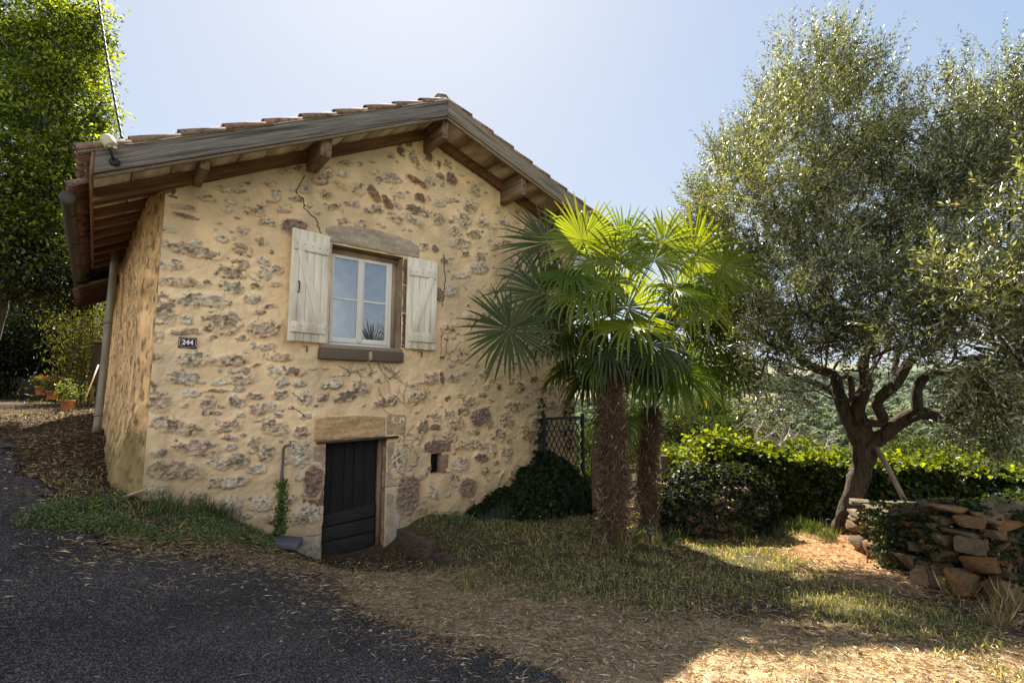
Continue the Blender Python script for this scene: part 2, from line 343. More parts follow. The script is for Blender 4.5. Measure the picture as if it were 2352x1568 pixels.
# --- stones traced from the photograph: crop coordinates -> facade
def _c(ox, oy): return lambda x, y: ((ox + x / 1.8375) / 1.6327, (oy + y / 1.8375) / 1.6327)
A_, B_, C_, D_ = _c(0, 300), _c(0, 1100), _c(1000, 300), _c(1000, 1200)
ST = []
def st(cf, s):
    for it in s.split(';'):
        q = it.split(',')
        if len(q) < 6: continue
        x, y, w, h, ang = map(float, q[:5]); tone = q[5].strip(); a = math.radians(ang)
        p = cf(x, y); c = np.array(fac(*p))
        e1 = np.array(fac(*cf(x + w / 2 * math.cos(a), y + w / 2 * math.sin(a)))) - c
        e2 = np.array(fac(*cf(x - h / 2 * math.sin(a), y + h / 2 * math.cos(a)))) - c
        ST.append((c[0], c[1], np.hypot(*e1) * 1.12, np.hypot(*e2) * 1.16, math.atan2(e1[1], e1[0]), tone))
st(A_, '1310,1170,430,60,12,b;1270,880,150,25,8,g;1760,890,130,80,15,b;2030,1015,170,95,12,p;1670,1165,130,60,20,b;1590,1325,190,75,8,b;1250,1390,350,50,5,b;1280,940,180,30,10,b;1170,1040,80,30,5,g;1540,750,110,30,8,g;1430,820,110,35,10,g;1560,885,70,50,30,g;1700,720,90,25,0,g;1840,725,70,30,0,g;1660,770,80,20,0,g;1840,985,110,40,10,g;1670,1040,80,50,-30,g;1530,1095,90,35,15,g;1330,1115,100,40,0,g;1800,1115,70,50,0,b;1960,890,90,50,0,g;2090,760,70,40,0,g;2040,825,80,35,0,b;2230,640,100,60,0,g;2210,700,100,40,0,b;2240,790,80,50,0,g;2290,870,90,45,0,b;1960,630,80,45,0,b;2050,620,60,50,0,d;1910,800,60,60,40,g;1200,1275,100,60,0,g;1110,1275,60,60,0,g;1660,1260,110,40,10,b;1800,1260,100,50,0,g;1910,1305,80,60,20,g;1760,1420,80,30,8,d;1590,1430,140,80,0,g;1175,755,60,100,-30,d;1900,1410,70,30,0,w')
st(B_, '1120,110,150,190,0,b;1420,45,330,80,0,g;1730,40,120,50,0,g;1530,195,220,140,10,b;1810,240,190,110,0,b;1290,180,80,60,0,w;1270,265,180,40,0,b;1670,310,80,40,0,g;1790,130,80,30,0,b;1340,440,190,110,0,g;1590,460,220,70,-5,b;1080,305,80,60,0,b;1840,365,100,50,0,g;1920,440,160,50,5,b;2025,540,150,50,0,d;1260,580,190,80,10,g;1660,570,170,100,-10,b;1510,615,90,40,-10,w;1640,660,90,40,0,g;1880,540,80,60,30,w;1950,610,90,70,0,w;2060,630,80,30,0,g;2290,630,130,50,0,g;1330,690,110,40,0,w;1490,670,150,20,0,b;1430,770,90,110,10,b;1635,740,110,80,0,g;1760,705,110,40,0,b;1930,695,90,50,-10,g;2100,720,90,80,20,g;2220,715,70,50,0,g;1085,745,150,130,0,b;1780,795,110,70,0,k;1880,780,80,50,0,g;1195,910,330,80,12,b;1565,910,170,80,-10,b;1890,920,160,90,15,b;2070,960,90,70,0,b;1580,995,100,30,5,b;1360,1065,260,90,10,k;1750,1040,70,90,0,b;1590,1060,70,50,0,g;1830,1100,90,110,30,g;1640,1150,150,80,0,g;2050,1105,150,130,0,g;1500,1170,130,60,20,w;1210,1220,350,100,3,b;1770,1210,110,50,0,w;1470,1305,90,50,-10,b;1600,1300,200,60,-10,w;2150,1290,130,200,0,p;1070,1380,160,140,0,w;1350,1390,110,60,0,g;1550,1480,190,130,0,w;2120,1520,190,110,0,g;1800,1440,150,90,0,w;1080,440,70,60,0,b;1040,620,70,50,0,b;1500,820,60,30,0,g;1270,770,60,30,0,g;1650,835,60,40,0,w')
st(C_, '930,495,50,70,0,d;1012,540,140,45,60,b;1110,530,70,50,10,d;1240,580,70,50,30,b;860,525,40,40,0,b;550,578,100,40,0,b;400,635,90,50,0,g;370,695,90,45,0,b;630,745,90,75,0,b;735,785,135,50,62,u;1030,700,150,32,30,u;860,680,130,55,8,g;1125,700,70,50,0,g;1200,675,40,50,0,d;1275,680,65,80,0,p;1050,810,65,50,5,p;825,845,110,48,58,u;890,855,90,25,48,b;1040,900,170,50,15,d;735,890,110,50,0,g;880,950,100,50,20,b;1010,965,140,40,30,w;1180,960,80,60,0,b;1350,965,110,80,40,g;1300,1040,80,60,0,b;1430,1065,80,50,0,b;1330,1125,120,60,0,g;1490,990,90,50,10,g;1080,1155,60,50,0,b;1160,1165,45,40,0,p;1370,1200,50,40,0,d;1340,1345,110,40,0,w;1270,1450,90,70,0,w;610,855,60,40,0,w;530,970,70,40,0,b;640,985,70,50,0,g;750,635,60,30,0,g;1400,870,80,80,0,g;1285,825,90,30,0,g;1435,755,50,80,10,g;1190,850,80,40,0,w;1460,1300,110,60,0,w;1470,1220,60,80,0,g;1190,1480,40,90,0,p;1640,1120,90,30,0,b;410,785,80,40,0,b;980,440,50,40,30,p;1180,585,40,35,30,d;770,685,50,30,0,g;1560,1150,60,40,0,b;920,795,50,40,0,g')
st(D_, '1130,400,90,70,0,b;1210,395,25,80,0,p;1290,400,70,50,0,g;650,465,110,80,10,b;450,445,130,40,-5,w;230,440,80,40,0,w;545,525,140,60,-10,d;385,530,70,50,0,b;820,565,140,60,-10,b;1030,530,110,60,0,g;1400,565,100,60,0,b;1710,595,110,60,0,b;1740,460,70,60,0,b;1350,630,80,50,0,b;1475,665,140,110,-15,p;1310,710,100,80,10,b;1170,665,60,60,0,g;1660,690,80,80,20,b;1590,785,90,70,30,b;1820,790,110,80,10,b;1080,730,90,70,-20,b;1160,735,60,40,0,u;1410,860,200,60,-3,b;1265,800,80,70,30,b;1160,872,150,70,0,p;1335,990,90,80,0,g;1480,945,80,50,0,p;1565,890,40,80,0,b;1650,920,70,80,0,b;1380,1150,110,120,0,p;970,1200,150,240,0,p;910,960,80,220,0,g;1505,1040,35,70,0,b;1540,720,60,50,0,b;1600,460,30,40,0,d;1250,60,90,50,0,b;910,700,80,80,0,b;1250,1040,60,30,0,g;1960,480,60,50,0,g;2060,470,50,50,0,b;1960,580,70,50,0,b;2070,590,90,80,0,b;1860,700,70,60,0,g;1430,770,60,40,0,g;1330,520,60,30,0,b;1480,510,60,30,0,b;1840,405,50,40,0,d')
ntr = len(ST)
OPEN = [(1.84, 2.86, 2.70, 4.02), (1.86, 2.69, -.3, 1.46), (3.38, 3.56, .93, 1.21)]    # window, cellar door, niche (u0,u1,z0,z1)
KEEP = [(1.15, 3.5, 2.45, 4.35), (1.65, 3.0, -.3, 1.85), (3.3, 3.7, .85, 1.3), (.15, .45, 2.5, 2.72)]
acc = np.array([[s[0], s[1], max(s[2], .04)] for s in ST])
tries = 0
while len(ST) < ntr + 460 and tries < 20000:
    tries += 1; u = rng.uniform(.05, WW - .03); z = rng.uniform(.0, 5.9)
    if z > roofz(u, WTOP) - .08: continue
    if any(k[0] < u < k[1] and k[2] < z < k[3] for k in KEEP): continue
    hw = float(np.clip(rng.lognormal(math.log(.046), .55), .018, .17)); d = np.hypot(acc[:, 0] - u, (acc[:, 1] - z) * 1.5) - acc[:, 2]
    if d.min() < hw * .9 + .006: continue
    ST.append((u, z, hw, hw * rng.uniform(.24, .75), rng.normal() * .35, rng.choice(list('ggbbbwwud'), p=[.20, .18, .13, .13, .08, .14, .10, .02, .02]))); acc = np.vstack([acc, [u, z, hw]])
TONE = dict(g=(.56, .47, .36), b=(.50, .37, .255), w=(.60, .53, .42), p=(.27, .18, .14), d=(.22, .17, .125), u=(.30, .185, .115), k=(.50, .35, .27))
PL = np.array([.82, .595, .36])
def rubble(Uc, Zc, stones, seed):
    """height and colour of a rendered rubble wall at (u, z)"""
    h = (fbm(Uc * 2.2, Zc * 2.2, seed, 3) - .5) * .035 + (fbm(Uc * 9, Zc * 9, seed + 5, 3) - .5) * .026 + (fbm(Uc * 24, Zc * 24, seed + 7, 3) - .5) * .010
    big = fbm(Uc * .9, Zc * .9, seed + 9, 3); med = fbm(Uc * 6, Zc * 6, seed + 11, 4)
    col = PL * (1 + .22 * (big - .5)[:, None] * 2 + .16 * (med - .5)[:, None] * 2)
    gray = sstep(.52, .68, fbm(Uc * 1.7 + 7, Zc * 1.7, seed + 13, 4))[:, None] * .35; col = col * (1 - gray) + np.array([.46, .38, .27]) * gray
    wxu = (fbm(Uc * 14, Zc * 14, seed + 21, 4) - .5); wxz = (fbm(Uc * 14 + 40, Zc * 14, seed + 23, 4) - .5)
    fine = fbm(Uc * 30, Zc * 30, seed + 31, 3)
    smk = np.zeros_like(Uc)
    for k, (su, sz, a, b, ang, tone) in enumerate(stones):
        a = max(a, .022); b = max(b, .016); rr_ = max(a, b) * 1.75 + .02
        m = (np.abs(Uc - su) < rr_) & (np.abs(Zc - sz) < rr_)
        if not m.any(): continue
        i = np.where(m)[0]; ca, sa = math.cos(ang), math.sin(ang)
        du = Uc[i] - su + wxu[i] * min(b * 1.6, .07); dz = Zc[i] - sz + wxz[i] * min(b * 1.5, .06)
        x = (du * ca + dz * sa) / a; y = (-du * sa + dz * ca) / b; e = 2.6
        d = (np.abs(x) ** e + np.abs(y) ** e) ** (1 / e)
        patchy = fbm(Uc[i] * 26 + k, Zc[i] * 34, seed + 41, 3)
        clean = tone in 'pu'
        s = 1 - sstep(.78, 1.06, d + (0 if clean else (patchy - .5) * 1.5 + .10))
        s = s * (1 if clean else .93)
        lip = np.exp(-((d - 1.18) / .22) ** 2)
        body = 1 - sstep(.75, 1.5, d)
        strat = .55 * fbm((du * ca + dz * sa) * 16 + k * 3, (-du * sa + dz * ca) * 48, seed + 51, 3) + .45 * fbm(Uc[i] * 38, Zc[i] * 38 + k, seed + 55, 3)
        amp = min(.028, .012 + a * .12)
        h[i] += body * amp * .8 + s * ((strat - .5) * .050 + (fine[i] - .5) * .026 + (patchy - .5) * .02) - lip * .004
        tc_ = np.array(TONE[tone]) * rng.uniform(.9, 1.25)
        sc_ = tc_ * (1 + (strat - .5)[:, None] * 1.7 + (fine[i] - .5)[:, None] * .9) * (1 + (patchy - .5)[:, None] * .8)
        if tone in 'bg': 
            w = sstep(.5, .72, fbm(Uc[i] * 17 + 3 * k, Zc[i] * 17, seed + 61, 3))[:, None] * .6; sc_ = sc_ * (1 - w) + np.array(TONE['w']) * (.6 + .6 * fine[i])[:, None] * w
            w = sstep(.56, .7, fbm(Uc[i] * 21 + 5 * k, Zc[i] * 29, seed + 71, 3))[:, None] * .75; sc_ = sc_ * (1 - w) + np.array([.13, .085, .055]) * w
        edge = (np.exp(-((d - 1.0) / .14) ** 2) * .13 * (Zc[i] < sz))[:, None]  # shade under each stone painted as a darker lower rim
        col[i] = col[i] * (1 - s[:, None]) + sc_ * s[:, None]; col[i] *= 1 - edge; smk[i] = np.maximum(smk[i], s)
    return h, np.clip(col, .01, .9), smk
def wallgrid(u0, u1, z0, z1, su):
    return grid(u0, u1, z0, z1, su)
GS = .0085
Ug, Zg, Qg = grid(0, WW, -.3, 5.95, GS)
H, C, SM = rubble(Ug, Zg, ST, 100)
# weathering: green/grey at the foot, darker right side, mortar smears
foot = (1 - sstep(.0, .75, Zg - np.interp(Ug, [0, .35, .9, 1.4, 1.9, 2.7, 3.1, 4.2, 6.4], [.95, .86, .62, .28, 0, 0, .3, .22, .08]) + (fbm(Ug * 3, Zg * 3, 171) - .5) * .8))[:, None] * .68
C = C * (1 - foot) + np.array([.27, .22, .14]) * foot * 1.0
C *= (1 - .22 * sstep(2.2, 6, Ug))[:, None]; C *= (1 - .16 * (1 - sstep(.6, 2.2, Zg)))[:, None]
for (uc, zt_, wd, ln, am) in ((1.50, 4.92, .12, .45, .5), (.27, 4.38, .07, .3, .4), (3.2, 5.7, .10, .4, .3), (1.78, 2.5, .10, .8, .22), (2.62, 2.5, .12, .9, .25), (4.6, 5.2, .1, .5, .35), (2.2, 2.5, .25, .5, .14), (5.6, 2.2, .5, 1.2, .2)):
    q_ = np.exp(-((Ug - uc + (fbm(Zg * 5, Zg * 0 + uc, 181) - .5) * .08) / wd) ** 2) * np.where(Zg < zt_, np.exp(-(zt_ - Zg) / ln), 0) * am * (.5 + fbm(Ug * 30, Zg * 2, 183, 3)); C = C * (1 - q_[:, None]) + np.array([.20, .15, .10]) * q_[:, None]
edgef = sstep(0, .10, Ug); H = H * edgef * sstep(0, .04, WW - Ug)
cq = Qg
cu = Ug[cq].mean(1); cz = Zg[cq].mean(1)
k = cz < roofz(cu, WTOP) + .03
for (a0, a1, b0, b1) in OPEN: k &= ~((cu > a0) & (cu < a1) & (cz > b0) & (cz < b1))
cq = cq[k]
# the left side wall, leaning out a little, streaked with moss
Vg, Zs, Qs = grid(0, 6.6, .5, 4.3, .02)
st2 = []
for _ in range(260):
    v = rng.uniform(.1, 6.4); z = rng.uniform(.8, 4.1); a_ = rng.uniform(.04, .15); st2.append((v, z, a_, a_ * rng.uniform(.35, .8), rng.normal() * .3, rng.choice(list('bbdug'))))
H2, C2, SM2 = rubble(Vg, Zs, st2, 300)
C2 = C2 * .25 + PL * np.array([1.08, .88, .62]) * .78 * (.8 + .4 * fbm(Vg * 4, Zs * 4, 305)[:, None])
for _s in st2[:0]: pass
str_ = sstep(.50, .62, fbm(Vg * 7, Zs * 1.5, 311, 4)) * sstep(.2, .6, fbm(Vg * 20, Zs * 9, 313, 3)); C2 = C2 * (1 - .4 * str_[:, None]) + np.array([.12, .085, .045]) * .4 * str_[:, None]
mo = sstep(.52, .66, fbm(Vg * 11, Zs * 7, 321, 4)); C2 = C2 * (1 - .28 * mo[:, None]) + np.array([.20, .15, .07]) * .28 * mo[:, None]; mo = sstep(.60, .68, fbm(Vg * 19, Zs * 13, 325, 3)); C2 = C2 * (1 - .7 * mo[:, None]) + np.array([.09, .065, .04]) * .7 * mo[:, None]
base = 1 - sstep(.2, 1.1, Zs - 1 + (fbm(Vg * 4, Zs * 4, 317) - .5) * 1.0); C2 = C2 * (1 - .75 * base[:, None]) + np.array([.10, .095, .04]) * .75 * base[:, None]
flare = .22 * (1 - sstep(.7, 2.1, Zs)) * sstep(0, .5, Vg) * 0.7
H2 = H2 * .55 * sstep(0, .08, Vg); SU = sidev(Vg) - flare - H2
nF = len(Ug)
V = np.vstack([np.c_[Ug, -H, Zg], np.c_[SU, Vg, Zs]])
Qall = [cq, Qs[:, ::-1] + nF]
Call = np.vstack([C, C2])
# shader of the rubble wall: alpha of the colour attribute marks bare stone
m_wall, nt, out = mat('rubble_and_render'); L = nt.links
b = nt.nodes.new('ShaderNodeBsdfPrincipled'); L.new(b.outputs[0], out.inputs[0]); b.inputs['Roughness'].default_value = .93; b.inputs['Specular IOR Level'].default_value = .12
at = nt.nodes.new('ShaderNodeAttribute'); at.attribute_name = 'Col'; tc = nt.nodes.new('ShaderNodeTexCoord'); mp = nt.nodes.new('ShaderNodeMapping'); mp.inputs['Scale'].default_value = (1, 1, 1.9); L.new(tc.outputs['Object'], mp.inputs[0])
def noi(sc__, det, rgh, vec):
    q = nt.nodes.new('ShaderNodeTexNoise'); q.inputs['Scale'].default_value = sc__; q.inputs['Detail'].default_value = det; q.inputs['Roughness'].default_value = rgh; L.new(vec, q.inputs['Vector']); return q.outputs[0]
def mra(src, a_, b_, c_, d_):
    q = nt.nodes.new('ShaderNodeMapRange'); q.inputs[1].default_value = a_; q.inputs[2].default_value = b_; q.inputs[3].default_value = c_; q.inputs[4].default_value = d_; L.new(src, q.inputs[0]); return q.outputs[0]
def mixf(f_, a_, b_):
    q = nt.nodes.new('ShaderNodeMix'); L.new(f_, q.inputs[0]); L.new(a_, q.inputs[2]); L.new(b_, q.inputs[3]); return q.outputs[0]
nS = noi(34, 8, .75, mp.outputs[0]); nP = noi(150, 4, .6, tc.outputs['Object']); nB = noi(3.2, 6, .6, tc.outputs['Object'])
kS = mra(nS, .36, .64, .62, 1.45); kP = mra(nP, .3, .7, .90, 1.10); kk = mixf(at.outputs['Alpha'], kP, kS); kB = mra(nB, .3, .7, .88, 1.12)
mm = nt.nodes.new('ShaderNodeMath'); mm.operation = 'MULTIPLY'; L.new(kk, mm.inputs[0]); L.new(kB, mm.inputs[1])
mx = nt.nodes.new('ShaderNodeMix'); mx.data_type = 'RGBA'; mx.blend_type = 'MULTIPLY'; mx.inputs[0].default_value = 1; L.new(at.outputs['Color'], mx.inputs[6]); L.new(mm.outputs[0], mx.inputs[7]); L.new(mx.outputs[2], b.inputs['Base Color'])
hB = mixf(at.outputs['Alpha'], mra(nP, 0, 1, 0, .22), mra(nS, 0, 1, 0, 1)); bp = nt.nodes.new('ShaderNodeBump'); bp.inputs['Strength'].default_value = .85; bp.inputs['Distance'].default_value = .02; L.new(hB, bp.inputs['Height']); L.new(bp.outputs[0], b.inputs['Normal'])
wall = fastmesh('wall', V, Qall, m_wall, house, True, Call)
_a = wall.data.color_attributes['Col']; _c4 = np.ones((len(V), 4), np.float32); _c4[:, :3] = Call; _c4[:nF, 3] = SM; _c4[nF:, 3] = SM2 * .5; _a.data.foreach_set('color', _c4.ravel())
# closed back of the wall and the dark inside
m_rev = basic('reveal_stone', (.30, .20, .13), nscale=9, namt=.45, bump=.8, bscale=25)
T_ = .42
for (a0, a1, b0, b1) in OPEN:
    mb = MB(); T_ = .12 if a1 - a0 < .3 else .42
    mb.add([(a0, 0, b0), (a0, T_, b0), (a0, T_, b1), (a0, 0, b1)], [(0, 1, 2, 3)]); mb.add([(a1, 0, b0), (a1, T_, b0), (a1, T_, b1), (a1, 0, b1)], [(3, 2, 1, 0)])
    mb.add([(a0, 0, b1), (a0, T_, b1), (a1, T_, b1), (a1, 0, b1)], [(0, 1, 2, 3)]); mb.add([(a0, 0, b0), (a0, T_, b0), (a1, T_, b0), (a1, 0, b0)], [(3, 2, 1, 0)])
    mb.build('reveal', m_rev, house)
mb = MB()
mb.add([(WW, 0, -.3), (WW, 6.6, -.3), (WW, 6.6, 5.0), (WW, 0, 4.9)], [(0, 1, 2, 3)])
mb.add([(-.3, 6.6, -.3), (WW, 6.6, -.3), (WW, 6.6, 4.9), (RU, 6.6, 5.85), (-.3, 6.6, 4.1)], [], [(0, 1, 2), (0, 2, 3), (0, 3, 4)])
mb.build('rear_wall', basic('render_plain', tuple(PL * .9), nscale=5, namt=.3, bump=.6), house)
T_ = .42; mb = MB(); mb.box((1.2, T_ + .75, -.3), (4.2, T_ + .8, 4.6)); mb.box((1.2, T_, 2.1), (4.2, T_ + .74, 2.15)); mb.box((1.2, T_, 4.55), (4.2, T_ + .74, 4.6)); mb.box((1.15, T_, -.3), (1.2, T_ + .74, 4.6)); mb.box((4.2, T_, -.3), (4.25, T_ + .74, 4.6))
mb.build('room_lining', basic('dark_room', (.06, .055, .05), bump=0), house)

# --- dressed stones round the openings (rough blocks, proud of the render)
def block(u0, u1, z0, z1, col, proud=.012, seed=0, arch=0., depth=.06, n=26, v1=None, rag=.012):
    """one worn block: front face as a relief grid with returns to the sides"""
    b = MB(); uu = np.linspace(0, 1, n); zz = np.linspace(0, 1, max(8, int(n * (z1 - z0) / max(u1 - u0, .01)) if z1 - z0 < u1 - u0 else n))
    A, B = np.meshgrid(uu, zz, indexing='ij'); ed = np.minimum(np.minimum(A, 1 - A) * (u1 - u0), np.minimum(B, 1 - B) * (z1 - z0))
    uq = u0 + A * (u1 - u0); zq = z0 + B * (z1 - z0)
    zq = zq + arch * np.where(B > .5, (B - .5) * 2, 0) * (np.sqrt(np.clip(1 - (2 * A - 1) ** 2 * .95, 0, 1)) - 1) if arch else zq
    w1 = fbm(uq * 8 + seed, zq * 8, seed, 3) - .5; w2 = fbm(uq * 8, zq * 8 + seed, seed + 3, 3) - .5
    uq = uq + w1 * rag * 2 * (np.minimum(A, 1 - A) < .2); zq = zq + w2 * rag * 2 * (np.minimum(B, 1 - B) < .2)
    vq = -proud * sstep(0, .018, ed) - (fbm(uq * 12, zq * 30, seed + 5, 4) - .5) * .018 * sstep(0, .02, ed); vq = np.where(ed < 1e-6, depth, vq)
    cc = np.array(col) * (.62 + .75 * fbm(uq.ravel() * 5, zq.ravel() * 24, seed + 7, 4)[:, None]) * (.8 + .4 * fbm(uq.ravel() * 30, zq.ravel() * 30, seed + 8, 2)[:, None])
    nz = len(zz); i, j = np.meshgrid(np.arange(n - 1), np.arange(nz - 1), indexing='ij')
    b.add(np.stack([uq.ravel(), vq.ravel(), zq.ravel()], 1), np.stack([i * nz + j, (i + 1) * nz + j, (i + 1) * nz + j + 1, i * nz + j + 1], -1).reshape(-1, 4), col=cc); return b
m_blk = basic('dressed_stone', (1, 1, 1), rough=.9, spec=.15, nscale=45, namt=.25, bump=.6, bscale=80, attr='Col')
def bl(name, *a, **k): return block(*a, **k).build(name, m_blk, house, smooth=True, usecol=True)
u0, z0 = fac(738, 590); u1, _ = fac(935, 590)
bl('window_lintel', u0 + .02, 3.13, 4.02, 4.35, (.44, .36, .27), proud=.02, seed=401, arch=.18, depth=.10, n=60)
mb = block(2.86, 3.06, 2.70, 3.22, (.17, .10, .075), seed=403, depth=.1); b2 = block(2.86, 3.03, 3.22, 3.62, (.26, .18, .13), seed=405, depth=.1); b3 = block(2.86, 3.08, 3.62, 4.02, (.21, .13, .10), seed=407, depth=.1)
for q in (b2, b3): mb.add(q.V[0], q.Q[0], col=q.C[0])
mb.build('window_jamb', m_blk, house, smooth=True, usecol=True)
# reveal face of the right jamb, the stone one sees through the opening
b = MB(); zz = np.linspace(2.7, 4.02, 40); vv = np.linspace(0, .30, 10); A, B = np.meshgrid(zz, vv, indexing='ij')
b.add(np.stack([2.855 - (fbm(A * 9, B * 9, 411) - .5).ravel() * .02 - .004, B.ravel(), A.ravel()], 1), (lambda i, j: np.stack([i * 10 + j, i * 10 + j + 1, (i + 1) * 10 + j + 1, (i + 1) * 10 + j], -1).reshape(-1, 4))(*np.meshgrid(np.arange(39), np.arange(9), indexing='ij')), col=np.array([.33, .25, .18]) * (.6 + .8 * fbm(A.ravel() * 6, B.ravel() * 14, 413)[:, None]))
b.build('window_jamb', m_blk, house, smooth=True, usecol=True)
# sill: grey top over two brown blocks, mortar joint
su0, sz0 = fac(735, 835, -.1); su1, _ = fac(928, 835, -.1)
b = MB(); b.box((su0, -.09, 2.50), (su0 + (su1 - su0) * .56, .2, 2.635), col=(.15, .115, .085)); b.box((su0 + (su1 - su0) * .60, -.095, 2.50), (su1, .2, 2.64), col=(.135, .10, .075)); b.box((su0 + (su1 - su0) * .55, -.08, 2.51), (su0 + (su1 - su0) * .61, .2, 2.63), col=(.5, .38, .24))
b.box((su0 + .01, -.07, 2.637), (su1 - .01, .30, 2.695), col=(.30, .24, .175)); b.build('window_sill', m_blk, house, usecol=True, bev=.012)
# cellar door surround
bl('door_lintel', 1.70, 2.66, 1.47, 1.79, (.50, .33, .17), proud=.03, seed=421, arch=.05, depth=.12, n=70); bl('door_lintel', 2.67, 2.97, 1.50, 1.80, (.42, .30, .18), proud=.018, seed=423, arch=.03, depth=.1, n=24)
b = MB(); b.beam((1.74, -.035, 1.455), (2.84, -.035, 1.478), .05, .028); b.build('iron_lintel_bar', basic('rusty_iron', (.05, .035, .03), nscale=20, bump=.4), house)
for q in ((1.70, 1.865, 1.05, 1.42, (.36, .27, .19), 431), (1.60, 1.865, .60, 1.03, (.20, .125, .10), 432), (1.66, 1.865, .33, .58, (.45, .34, .22), 436), (1.52, 1.865, -.02, .32, (.33, .28, .22), 433), (1.62, 1.865, -.3, -.04, (.28, .24, .18), 437), (2.69, 2.90, .78, 1.44, (.36, .29, .21), 434), (2.69, 2.93, -.3, .76, (.34, .28, .21), 435)):
    bl('door_jamb', *q[:5], seed=q[5], depth=.2, rag=.02)
bl('niche_surround', 3.28, 3.72, 1.21, 1.42, (.22, .15, .11), seed=441, arch=.06, depth=.1); bl('niche_surround', 3.55, 3.68, .90, 1.21, (.26, .17, .12), seed=443, depth=.1, n=14)
b = MB(); b.box((3.36, .125, .9), (3.58, .16, 1.25)); b.build('niche_shade', basic('black_void', (.006, .006, .006), bump=0), house)  # black sheet stands in for the shade inside the niche

# --- crack and dead creeper stems on the wall
b = MB()
def wallline(cf, pts, w, v=-.02, rag=.012, seed=0, taper=True):
    P = np.array([fac(*cf(*p)) for p in pts]); n = 14 * len(P); t = np.linspace(0, len(P) - 1, n); Uq = np.interp(t, range(len(P)), P[:, 0]); Zq = np.interp(t, range(len(P)), P[:, 1])
    Uq = Uq + (fbm(t * 3, t * 0 + seed, seed) - .5) * rag * 2; Zq = Zq + (fbm(t * 3 + 9, t * 0 + seed, seed + 1) - .5) * rag * 2
    hh = (lambda i, j: H.reshape(-1, NZG)[i, j])(np.clip((Uq / GS).astype(int), 0, NUG - 1), np.clip(((Zq + .3) / GS).astype(int), 0, NZG - 1))
    return np.stack([Uq, -hh + v, Zq], 1)
NZG = len(np.arange(-.3, 5.95 + GS / 2, GS)); NUG = len(Ug) // NZG
m_crk = basic('crack_shadow', (.035, .022, .012), bump=0)
for pts in ([(265, 655), (235, 700), (205, 760), (215, 800), (245, 820), (258, 880), (300, 925), (340, 955), (352, 1010), (372, 1050), (370, 1090)], [(1215, 1200), (1225, 1290), (1230, 1380), (1215, 1480), (1210, 1560)]):
    b = MB(); P = wallline(C_, pts, 1, v=-.003, rag=.02, seed=len(pts)); b.tube(P, .0055 * (.6 + .8 * rng.random(len(P))), 5, caps=False); b.build('crack', m_crk, house)
for pts in ([(170, 600), (215, 625), (245, 650), (265, 665)], [(2010, 690), (2060, 720), (2090, 760)]):
    b = MB(); P = wallline(D_ if pts[0][0] < 1000 else B_, pts, 1, v=-.003, rag=.02, seed=len(pts)); b.tube(P, .004, 4, caps=False); b.build('crack', m_crk, house)
cre = empty('dead_creeper', loc2w(3.0, 0, 1.3), 'dry grey creeper stems clinging to the wall right of the cellar door lintel', 'creeper', rz=YAW)
m_stem = basic('dry_stem', (.22, .17, .13), nscale=30); k = 0
for pts in ([(490, 305), (560, 345), (620, 370), (675, 405)], [(560, 345), (580, 385)], [(695, 295), (720, 345), (725, 395)], [(720, 350), (695, 400)], [(760, 300), (800, 370), (835, 440), (850, 485)], [(790, 300), (850, 360), (890, 385), (950, 430)], [(850, 330), (880, 395), (910, 410)], [(965, 430), (945, 490), (935, 580)], [(870, 510), (920, 560), (990, 585)], [(1125, 485), (1090, 530), (1040, 570), (1000, 590), (985, 640)], [(1090, 490), (1085, 575)], [(1200, 100), (1195, 200), (1190, 290)], [(1240, 110), (1230, 200), (1215, 285)], [(1340, 150), (1290, 200), (1230, 290)], [(1350, 215), (1290, 290)], [(930, 830), (980, 880), (1040, 940)], [(1100, 720), (1075, 800), (1045, 885)], [(1060, 740), (1010, 830), (985, 900)], [(1170, 785), (1140, 830), (1110, 900)], [(1045, 935), (1030, 980), (990, 1030)], [(770, 480), (790, 540), (800, 600), (820, 640)], [(1010, 720), (960, 790), (940, 830)]):
    b = MB(); P = wallline(D_, pts, 1, v=-.012, rag=.03, seed=k); b.tube(P - np.array([3.0, 0, 1.3]), np.linspace(.0045, .002, len(P)), 5); k += 1
    for _ in range(3):
        i = rng.integers(3, len(P) - 1); q = P[i] - np.array([3.0, 0, 1.3]); d = np.array([rng.normal() * .1, 0, rng.normal() * .1]); b.tube([q, q + d * .6 + [0, -.004, 0], q + d + [0.01, 0, 0.01]], [.003, .002, .001], 4)
    b.build('stem', m_stem, cre)

# --- timber
m_grey = basic('weathered_timber', (.20, .175, .155), rough=.85, nscale=9, namt=.55, bump=.8, bscale=18, stretch=(.22, 7, 7), dark=(.06, .05, .045), rot=math.atan(SLL))
m_greyR = basic('weathered_timber_warm', (.26, .21, .16), rough=.85, nscale=9, namt=.55, bump=.8, bscale=18, stretch=(.22, 7, 7), dark=(.10, .08, .065), rot=-math.atan(SLR))
m_brown = basic('stained_timber', (.20, .095, .048), rough=.75, nscale=7, namt=.35, bump=.4, bscale=18, stretch=(.4, 5, 5), dark=(.09, .04, .022), rot=math.atan(SLL))
m_purl = basic('purlin_timber', (.22, .14, .085), rough=.8, nscale=6, namt=.4, bump=.5, bscale=18, stretch=(5, .4, 5), dark=(.06, .035, .02))
m_boardL = basic('soffit_board', (.62, .48, .30), rough=.8, nscale=6, namt=.22, bump=.2, bscale=18, stretch=(2, .5, 2), dark=(.40, .28, .17))
m_boardR = basic('soffit_board_brown', (.40, .27, .16), rough=.8, nscale=5, namt=.4, bump=.2, bscale=18, stretch=(1.5, .4, 4), dark=(.22, .13, .07))
EL, ER, VF = -.60, 7.0, -.60                                        # eave u left / right, front verge v
